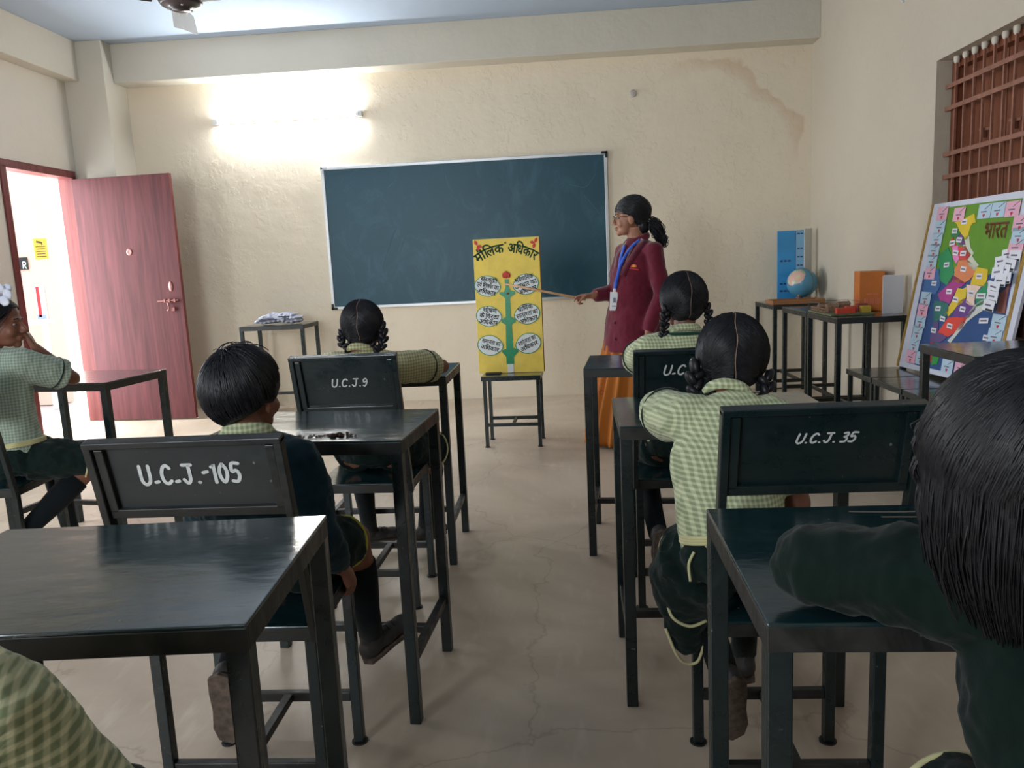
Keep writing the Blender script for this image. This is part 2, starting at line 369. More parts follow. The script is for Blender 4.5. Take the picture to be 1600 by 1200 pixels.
def cat(pts, n=6):
    """Catmull-Rom resample of tuples (any length)"""
    out = []
    for i in range(len(pts)-1):
        p0, p1, p2, p3 = pts[max(i-1, 0)], pts[i], pts[i+1], pts[min(i+2, len(pts)-1)]
        for k in range(n):
            t = k/n
            out.append(tuple(0.5*((2*b)+(-a+c)*t+(2*a-5*b+4*c-d)*t*t+(-a+3*b-3*c+d)*t**3) for a, b, c, d in zip(p0, p1, p2, p3)))
    out.append(tuple(pts[-1])); return out
def ribbon(mb, pts, w, to3, th=0.0008, n_cap=4):
    """flat brush stroke along 2D points; to3(x, y, h) maps to 3D"""
    P = [V((p[0], p[1])) for p in pts]
    L_, R_ = [], []
    for i, p in enumerate(P):
        t = (P[min(i+1, len(P)-1)] - P[max(i-1, 0)]); t = t.normalized() if t.length > 1e-9 else V((1, 0))
        nn = V((-t.y, t.x)); L_.append(p+nn*w/2); R_.append(p-nn*w/2)
    t0 = (P[0]-P[1]).normalized() if len(P) > 1 else V((1, 0)); t1 = (P[-1]-P[-2]).normalized() if len(P) > 1 else V((1, 0))
    for i in range(len(P)-1):
        q = [L_[i], R_[i], R_[i+1], L_[i+1]]
        mb.add([to3(a.x, a.y, th) for a in q], [(0, 1, 2, 3)])
    for p in (P[0], P[-1]):
        mb.add([to3(p.x+math.cos(2*PI*k/8)*w/2, p.y+math.sin(2*PI*k/8)*w/2, th*0.95) for k in range(8)], [tuple(range(8))])

# ================================================================== the room
XL, XR, YF, YB, ZC = -4.05, 2.17, 6.90, -1.9, 3.18
# floor and ceiling slabs
struct(box_obj('floor', ((XL+XR)/2-0.12, (YF+YB)/2, -0.05), (XR-XL+0.5, YF-YB+0.4, 0.1), MT['floor']))
struct(box_obj('ceiling', ((XL+XR)/2, (YF+YB)/2, ZC+0.06), (XR-XL+0.5, YF-YB+0.4, 0.12), MT['ceiling']))
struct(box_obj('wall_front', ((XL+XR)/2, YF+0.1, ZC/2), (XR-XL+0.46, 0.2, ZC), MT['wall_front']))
T = 0.23
def wall_with_holes(name, x0, x1, axis, a0, a1, holes, m):
    """wall slab between x0..x1 thick, running a0..a1 along the other axis, with holes (b0, b1, z0, z1)"""
    mb = MB(); hs = sorted(holes); cur = a0
    def put(p0, p1, z0, z1):
        if p1-p0 < 1e-4 or z1-z0 < 1e-4: return
        c = ((x0+x1)/2, (p0+p1)/2, (z0+z1)/2); d = (x1-x0, p1-p0, z1-z0)
        if axis == 'X': c = (c[1], c[0], c[2]); d = (d[1], d[0], d[2])
        mb.box(c, d)
    for b0, b1, z0, z1 in hs:
        put(cur, b0, 0, ZC); put(b0, b1, 0, z0); put(b0, b1, z1, ZC); cur = b1
    put(cur, a1, 0, ZC)
    return struct(mb.build(name, m))
DOOR = (5.62, 6.52, 0.0, 2.13)
wall_with_holes('wall_left', XL-T, XL, 'Y', YB-0.2, YF+0.2, [DOOR, (2.95, 4.45, 0.95, 2.2)], MT['wall'])
WIN = (3.02, 4.72, 0.72, 2.205)
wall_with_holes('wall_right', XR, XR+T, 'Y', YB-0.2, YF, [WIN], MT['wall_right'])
wall_with_holes('wall_back', YB-0.2, YB, 'X', XL, XR, [(-3.0, -1.4, 1.1, 2.4)], MT['wall'])
# beams along the front and the left wall, and the corner column
struct(box_obj('trim_1', ((-3.70+XR)/2, (6.70+YF)/2, (2.865+ZC)/2), (XR+3.70, YF-6.70, ZC-2.865), MT['beam'], bevel=0.004))
struct(box_obj('trim_2', ((XL-3.92)/2, (YB+6.56)/2, (2.865+ZC)/2), (0.13, 6.56-YB, ZC-2.865), MT['beam'], bevel=0.004))
struct(box_obj('trim_3', ((XL-3.70)/2, (6.56+YF)/2, ZC/2), (0.35, YF-6.56, ZC), MT['beam'], bevel=0.004))

# side and rear window openings with frames and bars (out of the picture, they bring in the daylight)
def barred_window(name, c, wdt, hgt, axis):
    mb = MB()
    def P(a, z): return (c[0], c[1]+a, c[2]+z) if axis == 'Y' else (c[0]+a, c[1], c[2]+z)
    for s in (-1, 1):
        mb.bar(P(s*wdt/2-s*0.02, -hgt/2), P(s*wdt/2-s*0.02, hgt/2), 0.04, 0.05); mb.bar(P(-wdt/2, s*hgt/2-s*0.02), P(wdt/2, s*hgt/2-s*0.02), 0.05, 0.04)
    k = int(wdt/0.16)
    for i in range(1, k): mb.bar(P(-wdt/2+wdt*i/k, -hgt/2), P(-wdt/2+wdt*i/k, hgt/2), 0.012, 0.012)
    return struct(mb.build(name, MT['grille']))
barred_window('window_2', (XL-0.15, 3.7, 1.575), 1.5, 1.25, 'Y')
barred_window('window_3', (-2.2, YB-0.1, 1.75), 1.6, 1.3, 'X')

# right window: closed brown shutters behind a welded grille, set back in the wall
win = thing('window_1', 'closed brown window shutters behind a red oxide steel grille in the right wall', 'window', (XR, 0, 0)); win['kind'] = 'structure'
mb = MB(); y0, y1, z0, z1 = WIN
for k in range(11):
    a = y0 + (y1-y0)*k/11; b = y0 + (y1-y0)*(k+1)/11
    mb.box((0.155, (a+b)/2, (z0+z1)/2), (0.03, b-a-0.006, z1-z0-0.04))
mb.box((0.165, (y0+y1)/2, (z0+z1)/2), (0.02, y1-y0, z1-z0))
mb.build('shutter', MT['shutter'], win, bevel=0.002)
mb = MB()
for zz in (z0+0.02, z1-0.03): mb.box((0.12, (y0+y1)/2, zz), (0.07, y1-y0-0.002, 0.045))
for yy in (y0+0.02, y1-0.025): mb.box((0.12, yy, (z0+z1)/2), (0.07, 0.045, z1-z0-0.1))
mb.build('window_frame', MT['shutter'], win, bevel=0.002)
mb = MB()
for k in range(1, 18):
    yy = y0 + (y1-y0)*k/18; mb.bar((0.065, yy, z0), (0.065, yy, z1-0.004), 0.012, 0.012)
for zz in (0.86, 1.02, 1.565, 1.69, 1.94, 2.06): mb.bar((0.055, y0, zz), (0.055, y1, zz), 0.006, 0.024)
mb.build('grille', MT['grille'], win)
mb = MB()
for k in (3, 6, 9, 12, 15):
    yy = y0 + (y1-y0)*k/18; mb.bar((0.13, yy-0.05, 1.78), (0.13, yy+0.05, 1.79), 0.01, 0.014); mb.box((0.125, yy, 1.765), (0.02, 0.02, 0.05))
mb.build('shutter_bolt', MT['grille'], win)
mb = MB(); random.seed(3)
for k in range(1, 18):
    yy = y0 + (y1-y0)*k/18; mb.ell((0.065, yy+0.004, z1-0.012), (0.016, 0.02, 0.022+0.01*random.random()), n=8, m=6)
mb.build('cement_dab', MT['wall'], win, smooth=True)

# door: frame in the left wall opening, leaf swung into the room
door = thing('door_1', 'open reddish brown wooden door leaf standing against the corner column', 'door', (XL, 6.5, 0), 0); door['kind'] = 'structure'
mb = MB()
mb.box((-0.05, 5.65-6.5, 1.045), (0.13, 0.06, 2.09)); mb.box((-0.05, 0, 1.045), (0.13, 0.05, 2.09)); mb.box((-0.05, (5.65-6.5)/2, 2.105), (0.13, 0.9, 0.06))
mb.build('door_frame', MT['frame_wood'], door, bevel=0.003)
leaf_rot = Matrix.Rotation(-0.075, 3, 'Z')
mb = MB(); LW, LH = 0.875, 2.06
def LP(x, y, z): return leaf_rot @ V((x+0.03, y-0.03, z)) + V((0, 0, 0))
def lbox(mb, x0_, x1_, y0_, y1_, z0_, z1_): 
    mb.box(LP((x0_+x1_)/2, (y0_+y1_)/2, (z0_+z1_)/2), (x1_-x0_, y1_-y0_, z1_-z0_), leaf_rot)
lbox(mb, 0, LW, -0.035, 0, 0.012, LH)
leaf = mb.build('door_leaf', MT['door_wood'], door, bevel=0.002)
mb = MB(); lbox(mb, LW, LW+0.004, -0.036, 0.001, 0.012, LH); mb.build('edge_lipping', MT['frame_wood'], door)
bolt_m = mat('painted_bolt', srgb(150, 92, 84), 0.45)
mb = MB()
mb.tube([LP(LW-0.22, -0.048, 1.02), LP(LW-0.03, -0.048, 1.025)], 0.006, 8)
for x in (LW-0.15, LW-0.11, LW-0.06): lbox(mb, x-0.008, x+0.008, -0.056, -0.035, 1.008, 1.036)
mb.tube(cat([tuple(LP(LW-0.13, -0.05, 1.01)), tuple(LP(LW-0.115, -0.058, 0.98)), tuple(LP(LW-0.12, -0.055, 0.95)), tuple(LP(LW-0.135, -0.05, 0.94))], 4), 0.006, 8)
lbox(mb, LW-0.10, LW-0.07, -0.05, -0.035, 0.935, 0.965)
mb.build('door_bolt', bolt_m, door, smooth=False)
mb = MB(); mb.lathe([(0.0, -0.004), (0.022, -0.004), (0.026, 0.0)], (0, 0, 0), 20, 'Y'); 
for i, p in enumerate(mb.v): q = V(p); mb.v[i] = tuple(LP(LW-0.09+q.x*0.8, -0.035+q.y, 1.14+q.z*1.7))
mb.build('door_knob_plate', bolt_m, door, smooth=True)
mb = MB(); mb.lathe([(0.012, -0.003), (0.02, -0.005), (0.03, 0.0)], (0, 0, 0), 20, 'Y')
for i, p in enumerate(mb.v): q = V(p); mb.v[i] = tuple(LP(0.45+q.x, -0.035+q.y, 1.44+q.z))
mb.build('spy_hole_ring', mat('pale_brass', srgb(150, 100, 92), 0.5), door, smooth=True)
for zz in (0.25, 1.05, 1.85):
    mb = MB(); mb.tube([(0.022, -0.03, zz-0.05), (0.022, -0.03, zz+0.05)], 0.009, 8); mb.build('hinge', MT['alu'], door)

# corridor outside the door
struct(box_obj('corridor_floor', (-5.6, 6.4, -0.06), (2.6, 6.0, 0.1), mat('pale_corridor_floor', srgb(205, 200, 200), 0.35, bump=0.003, bscale=6)))
struct(box_obj('corridor_wall', (-5.62, 7.56, 1.6), (1.1, 0.22, 3.2), MT['pink']))
struct(box_obj('corridor_pillar', (-6.6, 9.8, 1.6), (2.6, 0.3, 3.2), MT['cream_out']))
nt = thing('notice_poster', 'small yellow camera warning notice on the pink wall outside the door', 'notice', (-5.045, 7.448, 1.555))
box_obj('sheet', (-0.008, -0.003, 0), (0.135, 0.004, 0.2), mat('yellow_notice', srgb(222, 178, 60), 0.5), nt)
mb = MB(); inkm = mat('notice_ink', srgb(70, 55, 25), 0.6)
mb.box((-0.02, -0.0058, 0.065), (0.05, 0.001, 0.018), Matrix.Rotation(0.25, 3, 'Y')); mb.box((0.01, -0.0058, 0.05), (0.012, 0.001, 0.03))
for k in range(5): mb.box((-0.008, -0.0058, 0.022-k*0.024), (0.1-0.012*(k % 2), 0.001, 0.007))
mb.build('camera_symbol', inkm, nt)
sg = thing('corridor_sign', 'black sign plate with a white letter R beside the door opening', 'sign', (-5.27, 7.44, 1.42))
box_obj('plate', (0, -0.004, 0), (0.14, 0.006, 0.12), MT['black'], sg)
mb = MB()
def s3(x, y, h): return (0.02+x*0.045, -0.0075-h, -0.045+y*0.06)
for st in ([(0, 0), (0, 1)], cat([(0, 1), (0.6, 0.95), (0.62, 0.6), (0, 0.5)], 4), [(0.2, 0.5), (0.7, 0)]): ribbon(mb, [(a, b) for a, b in st], 0.2, s3)
mb.build('letter', MT['white_plastic'], sg)
bd = thing('corridor_notice_board', 'white board with a red stripe seen through the doorway', 'board', (-5.12, 7.44, 1.02))
box_obj('panel', (0, -0.01, 0), (0.1, 0.02, 0.36), MT['white_plastic'], bd); box_obj('red_stripe', (-0.01, -0.022, 0.02), (0.03, 0.006, 0.3), mat('red_stripe', srgb(190, 50, 55), 0.5), bd)
box_obj('brochure', (0.0, -0.022, -0.135), (0.09, 0.006, 0.05), mat('blue_print', srgb(150, 170, 205), 0.5), bd)
bench = thing('corridor_bench', 'grey bench end visible through the doorway', 'bench', (-4.95, 7.0, 0))
box_obj('seat', (0, 0, 0.86), (0.12, 0.5, 0.04), MT['alu'], bench)
for s in (-1, 1): box_obj('leg', (0, s*0.2, 0.42), (0.04, 0.04, 0.84), MT['alu'], bench)

# ================================================================== wall fittings
# chalkboard
bm_, N, L, B = new_mat('green_board_surface')
tc = N.new('ShaderNodeTexCoord'); mp = N.new('ShaderNodeMapping'); L.new(tc.outputs['Object'], mp.inputs[0]); mp.inputs['Scale'].default_value = (1.2, 1, 0.8); mp.inputs['Rotation'].default_value = (0, 0.5, 0)
n = N.new('ShaderNodeTexNoise'); n.inputs['Scale'].default_value = 2.4; n.inputs['Detail'].default_value = 10; n.inputs['Roughness'].default_value = 0.7; n.inputs['Distortion'].default_value = 1.5; L.new(mp.outputs[0], n.inputs[0])
r = N.new('ShaderNodeValToRGB'); L.new(n.outputs[0], r.inputs[0]); r.color_ramp.elements[0].position = 0.5; r.color_ramp.elements[0].color = srgb(15, 66, 82); r.color_ramp.elements[1].position = 1.0; r.color_ramp.elements[1].color = srgb(64, 106, 122)
L.new(r.outputs[0], B.inputs['Base Color']); B.inputs['Roughness'].default_value = 0.42
MT['board'] = bm_
BX0, BX1, BZ0, BZ1 = -2.03, 0.455, 0.86, 2.10
cb = thing('chalkboard', 'large dark green chalkboard in an aluminium frame on the front wall', 'chalkboard', ((BX0+BX1)/2, YF, (BZ0+BZ1)/2))
bw, bh = BX1-BX0, BZ1-BZ0
box_obj('writing_surface', (0, -0.012, 0), (bw-0.02, 0.02, bh-0.02), MT['board'], cb)
for s in (-1, 1):
    box_obj('frame_rail', (0, -0.014, s*(bh/2-0.012)), (bw, 0.028, 0.026), MT['alu'], cb, bevel=0.003)
    box_obj('frame_stile', (s*(bw/2-0.012), -0.0145, 0), (0.026, 0.029, bh-0.05), MT['alu'], cb, bevel=0.003)
for sx in (-1, 1):
    for sz in (-1, 1):
        mb = MB(); mb.box((sx*(bw/2-0.022), -0.016, sz*(bh/2-0.008)), (0.055, 0.036, 0.022)); mb.box((sx*(bw/2-0.006), -0.016, sz*(bh/2-0.024)), (0.022, 0.036, 0.055)); mb.build('corner_cap', MT['black'] if sz < 0 or sx > 0 else MT['alu'], cb, bevel=0.003)
marks = []; random.seed(11)
def c3(x, y, h): return (x, -0.0225-h, y)
for pts in ([(-0.72, -0.16), (-0.66, -0.02), (-0.62, 0.06)], [(-0.60, -0.18), (-0.56, -0.05), (-0.52, 0.0)], [(-0.76, -0.3), (-0.74, -0.2)], [(0.92, 0.36), (1.04, 0.33), (1.1, 0.38), (1.14, 0.44)], [(1.04, 0.26), (1.1, 0.19), (1.18, 0.08)], [(-0.66, 0.42), (-0.62, 0.46)], [(0.3, 0.45), (0.36, 0.4), (0.42, 0.42)], [(0.1, 0.32), (0.2, 0.3)]):
    mb = MB(); ribbon(mb, cat(pts, 5), 0.008, c3, 0.0003); marks.append(mb)
chm, N, L, B = new_mat('chalk_smear'); B.inputs['Base Color'].default_value = srgb(60, 94, 100); B.inputs['Roughness'].default_value = 0.9
for mb in marks: mb.build('chalk_mark', chm, cb)

# tube light
tl = thing('tube_light', 'glowing white fluorescent tube fixture on the upper left of the front wall', 'lamp', (-2.285, YF, 2.528))
box_obj('batten', (0, -0.016, 0), (1.27, 0.03, 0.035), MT['white_plastic'], tl, bevel=0.003)
em, N, L, B = new_mat('lamp_glow'); B.inputs['Base Color'].default_value = (1, 1, 1, 1); B.inputs['Emission Color'].default_value = (0.93, 0.97, 1.0, 1); B.inputs['Emission Strength'].default_value = 80
mb = MB(); mb.tube([(-0.605, -0.058, 0), (0.605, -0.058, 0)], 0.014, 16); mb.build('lamp_tube', em, tl, smooth=True)
for s in (-1, 1):
    mb = MB(); mb.box((s*0.635, -0.03, 0), (0.04, 0.06, 0.045)); mb.lathe([(0.0, 0), (0.017, 0), (0.017, 0.03), (0.0, 0.03)], (s*0.635-(0.03 if s > 0 else 0), -0.058, 0), 16, 'X'); mb.build('end_cap', MT['white_plastic'], tl, bevel=0.002)
# plastic rose on the wall, wire hook on the right wall
rs = MB(); rs.lathe([(0.028, 0), (0.03, -0.012), (0.02, -0.02), (0.012, -0.016), (0.006, -0.02)], (0.69, YF, 2.56), 20, 'Y')
tag(rs.build('wall_socket', mat('grey_socket', srgb(190, 182, 172), 0.5), smooth=True), 'small round grey outlet on the wall above the board, right of it', 'socket')
hk = MB(); hk.tube(cat([(XR, 5.06, 2.68), (XR-0.05, 5.06, 2.66), (XR-0.07, 5.05, 2.64), (XR-0.06, 5.03, 2.62)], 5), 0.006, 8); hk.ell((XR, 5.06, 2.68), (0.012, 0.03, 0.03), n=12, m=8)
tag(hk.build('wall_hook', MT['alu'], smooth=True), 'small metal hook high on the right wall', 'hook')

# ceiling fan
fan = thing('ceiling_fan', 'dark brown ceiling fan with three blades near the top left', 'fan', (-2.1, 4.62, ZC))
dk = mat('fan_brown', srgb(52, 44, 44), 0.35, 0.3); bl = mat('fan_blade_silver', srgb(196, 202, 208), 0.25, 0.35)
mb = MB(); mb.lathe([(0.0, 0), (0.055, 0), (0.06, -0.03), (0.03, -0.08), (0.0, -0.08)], n=24); mb.build('canopy', dk, fan, smooth=True)
mb = MB(); mb.tube([(0, 0, -0.07), (0, 0, -0.34)], 0.011, 12); mb.build('down_rod', dk, fan, smooth=True)
mb = MB(); mb.lathe([(0.0, -0.33), (0.05, -0.335), (0.10, -0.36), (0.12, -0.385), (0.12, -0.415), (0.108, -0.432), (0.104, -0.432), (0.085, -0.445), (0.05, -0.45), (0.048, -0.46), (0.0, -0.462)], n=36); mo = mb.build('motor_housing', dk, fan, smooth=True)
for k in range(6):
    a = k*PI/3; mb = MB(); mb.ell((0.07*math.cos(a), 0.07*math.sin(a), -0.4475), (0.008, 0.008, 0.005), n=8, m=6); mb.build('screw', MT['alu'], mo, smooth=True)
for k, ang in enumerate((113, -7, 233)):
    a = math.radians(ang); c_, s_ = math.cos(a), math.sin(a)
    def FP(rr_, t, z): return (rr_*c_ - t*s_, rr_*s_ + t*c_, z)
    mb = MB(); st = [(0.15, 0.045, -0.41), (0.2, 0.06, -0.41), (0.4, 0.066, -0.408), (0.58, 0.07, -0.404), (0.60, 0.06, -0.403)]
    vs = []
    for r_, hw, z in st:
        for t in (-1, -0.5, 0, 0.5, 1):
            vs.append(FP(r_, t*hw, z + t*0.02 + (1-t*t)*0.006))
    n0 = len(vs); vs += [(p[0], p[1], p[2]-0.003) for p in vs]
    fs = [(i*5+j, i*5+j+1, (i+1)*5+j+1, (i+1)*5+j) for i in range(4) for j in range(4)]
    fs += [tuple(n0+q for q in reversed(f)) for f in fs]
    edge = [j for j in range(5)] + [i*5+4 for i in range(1, 5)] + [20+j for j in (3, 2, 1, 0)] + [i*5 for i in (3, 2, 1)]
    fs += [(edge[i], edge[(i+1) % len(edge)], edge[(i+1) % len(edge)]+n0, edge[i]+n0) for i in range(len(edge))]
    mb.add(vs, fs); b_ = mb.build('blade', bl if k == 0 else dk, fan, smooth=False)
    mb = MB(); mb.bar(FP(0.09, 0, -0.415), FP(0.24, 0, -0.418), 0.05, 0.006); mb.build('blade_bracket', bl if k == 0 else dk, b_, bevel=0.002)

# ================================================================== steel furniture
def desk(label, cx, cy, rot, W=0.57, D=0.42, Hh=0.775, group='green steel desks', dark='steel', rung='side', leg_w=0.03):
    t = thing('desk', label, 'desk', (cx, cy, 0), rot, group)
    m = MT[dark]
    mb = MB(); mb.box((0, 0, Hh-0.003), (W, D, 0.006)); mb.build('desk_top', MT['steel_top'], t, bevel=0.002)
    mb = MB()
    for s in (-1, 1):
        mb.box((0, s*(D/2-0.003), Hh-0.021), (W, 0.006, 0.032)); mb.box((s*(W/2-0.003), 0, Hh-0.021), (0.006, D-0.012, 0.032))
    mb.build('apron', MT['steel_edge'], t, bevel=0.0015)
    for sx in (-1, 1):
        for sy in (-1, 1):
            mb = MB(); mb.box((sx*(W/2-0.0075-leg_w/2+0.007), sy*(D/2-0.0075-leg_w/2+0.007), (Hh-0.007)/2), (leg_w, leg_w, Hh-0.007-0.0))
            lg = mb.build('leg', m, t, bevel=0.002)
    zr = 0.17
    if rung == 'side':
        for s in (-1, 1): box_obj('stretcher', (s*(W/2-0.018), 0, zr), (0.022, D-0.06, 0.026), MT['steel_edge'], t, bevel=0.002)
        box_obj('cross_stretcher', (0, 0.0, zr), (W-0.058, 0.024, 0.022), MT['steel_edge'], t, bevel=0.002)
    else:
        for s in (-1, 1): box_obj('stretcher', (0, s*(D/2-0.018), zr), (W-0.06, 0.022, 0.026), MT['steel_edge'], t, bevel=0.002)
        box_obj('cross_stretcher', (0, 0, zr), (0.024, D-0.058, 0.022), MT['steel_edge'], t, bevel=0.002)
    return t

GL = {
 'U': [[(0.0, 1.0), (0.0, 0.25), (0.2, 0.0), (0.45, 0.05), (0.6, 0.3), (0.62, 1.0)]],
 'C': [[(0.6, 0.85), (0.4, 1.0), (0.15, 0.88), (0.0, 0.5), (0.1, 0.12), (0.35, 0.0), (0.6, 0.15)]],
 'J': [[(0.1, 1.0), (0.7, 1.0)], [(0.5, 1.0), (0.5, 0.25), (0.3, 0.0), (0.05, 0.2)]],
 '.': [[(0.05, 0.03), (0.1, 0.03)]], '-': [[(0.0, 0.10), (0.2, 0.13)]], '~': [[(0.0, 0.55), (0.3, 0.6)]],
 '1': [[(0.0, 0.85), (0.18, 1.0), (0.18, 0.0)]],
 '0': [[(0.25, 1.0), (0.02, 0.7), (0.02, 0.3), (0.25, 0.0), (0.48, 0.3), (0.48, 0.7), (0.25, 1.0)]],
 '5': [[(0.55, 1.0), (0.1, 1.0), (0.05, 0.58), (0.35, 0.62), (0.52, 0.35), (0.35, 0.03), (0.0, 0.05)]],
 '3': [[(0.05, 0.95), (0.4, 1.0), (0.45, 0.7), (0.18, 0.55), (0.5, 0.4), (0.4, 0.05), (0.0, 0.03)]],
 '9': [[(0.5, 0.75), (0.3, 1.0), (0.05, 0.8), (0.15, 0.5), (0.5, 0.65), (0.48, 0.3), (0.3, 0.0), (0.1, 0.08)]],
}
def lettering(mb, s, x0, z0, h, w, to3, slant=0.0, gap=0.28, xs=1.0):
    x = 0.0
    for ch in s:
        if ch == ' ': x += 0.3; continue
        adv = {'U': .62, 'C': .6, 'J': .7, '.': .12, '-': .2, '~': .3, '1': .2, '0': .5, '5': .55, '3': .5, '9': .5}[ch]
        for st in GL[ch]:
            P = cat(st, 6) if len(st) > 2 and ch not in '1' else st
            ribbon(mb, [(x0 + (x+a+slant*b)*h*xs, z0+b*h) for a, b in P], w, to3)
        x += adv + gap
    return x*h*xs

def chair(label, cx, cy, rot, W=0.36, text=None, th=0.04, tw=0.006, tx=0.0, tz=0.0, slant=0.0, back='steel', ztop=0.915, zbot=0.735, seat_z=0.465, D=0.32, tgap=0.28, xs=1.0, group='green steel chairs'):
    """the empty stands on the floor under the seat centre; the chair faces +y"""
    t = thing('chair', label, 'chair', (cx, cy, 0), rot, group)
    m = MT['steel']
    mb = MB(); mb.box((0, 0, seat_z-0.003), (W-0.02, D, 0.006)); mb.build('seat', MT['steel_top'], t, bevel=0.002)
    mb = MB()
    for s in (-1, 1):
        mb.box((0, s*(D/2-0.003), seat_z-0.02), (W-0.02, 0.006, 0.028)); mb.box((s*(W/2-0.013), 0, seat_z-0.02), (0.006, D-0.012, 0.028))
    mb.build('seat_frame', MT['steel_edge'], t, bevel=0.001)
    lw = 0.025
    for sx in (-1, 1):
        for sy in (-1, 1):
            x, y = sx*(W/2-0.0225), sy*(D/2-0.0195 if sy > 0 else D/2-0.0195)
            mb = MB(); mb.box((x, y, (seat_z-0.008)/2+0.002), (lw, lw, seat_z-0.012)); lg = mb.build('leg', m, t, bevel=0.002)
            mb = MB(); mb.lathe([(0.0, 0.0), (0.021, 0.0), (0.021, 0.004), (0.0, 0.004)], (x, y, 0), 14); mb.build('foot_plate', MT['steel_edge'], lg)
    sl = 0.24
    def yb(z): return -D/2+0.004 - sl*(z-seat_z)
    for sx in (-1, 1):
        mb = MB(); mb.bar((sx*(W/2-0.008), yb(seat_z-0.03)-0.008, seat_z-0.03), (sx*(W/2-0.008), yb(ztop), ztop-0.004), 0.016, 0.024, up=(0, 1, 0)); mb.build('back_post', MT['steel_edge'] if back != 'steel' else m, t, bevel=0.002)
    # back rest: folded sheet panel with a raised rim
    tilt = Matrix.Rotation(math.atan(sl), 3, 'X')
    zc, hh = (ztop+zbot)/2, (ztop-zbot)/math.cos(math.atan(sl))
    c = V((0, yb(zc)+0.002, zc))
    def BP(x, y, z): return c + tilt @ V((x, y, z))
    bm2 = MT['steel' if back == 'steel' else back]
    mb = MB(); mb.box(BP(0, 0.004, 0), (W-0.034, 0.004, hh), tilt); pn = mb.build('back_rest', bm2, t, bevel=0.001)
    mb = MB()
    mb.box(BP(0, -0.003, hh/2-0.006), (W, 0.026, 0.013), tilt); mb.box(BP(0, -0.002, -hh/2+0.01), (W-0.034, 0.014, 0.02), tilt)
    for s in (-1, 1): mb.box(BP(s*(W/2-0.026), -0.002, -0.002), (0.018, 0.014, hh-0.03), tilt)
    mb.build('back_rim', bm2 if back == 'steel' else MT['steel_edge'], t, bevel=0.002)
    for s in (-1, 1): box_obj('stretcher', (0, s*(D/2-0.02), 0.13), (W-0.07, 0.02, 0.024), MT['steel_edge'], t, bevel=0.002)
    box_obj('cross_stretcher', (0, 0, 0.13), (0.022, D-0.06, 0.02), MT['steel_edge'], t, bevel=0.002)
    if text:
        mb = MB(); f3 = lambda x, y, h: BP(x, 0.0015-h, y)
        tot = MB(); wd = lettering(tot, text, 0, 0, th, tw, f3, slant, tgap, xs)
        lettering(mb, text, tx-wd/2, tz-th/2, th, tw, f3, slant, tgap, xs)
        mb.build('painted_number', MT['paint_white'], pn, recalc=False)
    return t

def stool(label, cx, cy, rot=0, W=0.38, D=0.3, Hh=0.475, group=None, m='steel'):
    t = thing('stool', label, 'stool', (cx, cy, 0), rot, group)
    mb = MB(); mb.box((0, 0, Hh-0.003), (W, D, 0.006)); mb.build('seat', MT['steel_top'], t, bevel=0.002)
    mb = MB()
    for s in (-1, 1):
        mb.box((0, s*(D/2-0.003), Hh-0.018), (W, 0.006, 0.025)); mb.box((s*(W/2-0.003), 0, Hh-0.018), (0.006, D-0.012, 0.025))
    mb.build('apron', MT[m], t, bevel=0.001)
    for sx in (-1, 1):
        for sy in (-1, 1):
            x, y = sx*(W/2-0.0195), sy*(D/2-0.0195)
            mb = MB(); mb.box((x, y, (Hh-0.008)/2+0.002), (0.023, 0.023, Hh-0.012)); lg = mb.build('leg', MT[m], t, bevel=0.002)
            mb = MB(); mb.lathe([(0.0, 0), (0.018, 0), (0.018, 0.004), (0.0, 0.004)], (x, y, 0), 12); mb.build('foot_plate', MT['steel_edge'], lg)
    for s in (-1, 1): box_obj('stretcher', (0, s*(D/2-0.02), 0.15), (W-0.06, 0.016, 0.022), MT[m], t, bevel=0.002)
    box_obj('cross_stretcher', (0, 0, 0.15), (0.018, D-0.05, 0.016), MT['steel_edge'], t, bevel=0.002)
    return t

d_ = math.radians
desk('large glossy dark green desk in the bottom left foreground with an empty top', -0.697, 1.072, d_(3.2))
desk('dark green desk behind the numbered grey chair, in front of the boy', -0.676, 2.105, d_(-4.3))
desk('dark green desk in front of the girl on the chair painted U.C.J.9', -0.735, 3.184, d_(-0.5))
dR = desk('dark green desk in the right foreground under the arm in the green sweater', 0.515, 1.06, d_(-1.2))
for pts in ([(-0.06, 0.178), (0.02, 0.172), (0.10, 0.176), (0.15, 0.168)], [(-0.02, 0.150), (0.05, 0.146)], [(-0.13, 0.06), (-0.10, 0.07), (-0.05, 0.066)]):
    mb = MB(); ribbon(mb, cat(pts, 4), 0.006 if pts[0][0] > -0.1 else 0.003, lambda x, y, h: (x, y, 0.7752+h*0.3)); mb.build('paint_scratch', mat('bare_scratch', srgb(120, 108, 96), 0.6), dR, recalc=False)
desk('dark green desk where the leaning girl in the checked shirt rests her elbow', 0.432, 2.15, d_(-1.2))
desk('dark green desk nearest the teacher in her orange skirt', 0.385, 3.215, d_(-5.8), W=0.56)
desk('steel desk at the left edge near the open door, with a shiny top', -2.225, 3.43, d_(-8), W=0.6)
desk('small green desk against the front wall carrying a folded grey cloth', -2.41, 6.56, 0.0, W=0.55, group='desks against the walls')
desk('dark desk in the front right corner carrying the wooden tray and the globe', 1.885, 6.49, PI/2, group='desks against the walls')
desk('dark desk in the middle of the row of three along the right wall', 1.885, 5.68, PI/2, group='desks against the walls')
desk('dark desk at the near end of the row of three, below the orange box', 1.885, 5.09, PI/2, group='desks against the walls')
desk('dark desk at the right edge of the picture in front of the map board', 1.815, 3.17, 0.0, D=0.44, group='desks against the walls')

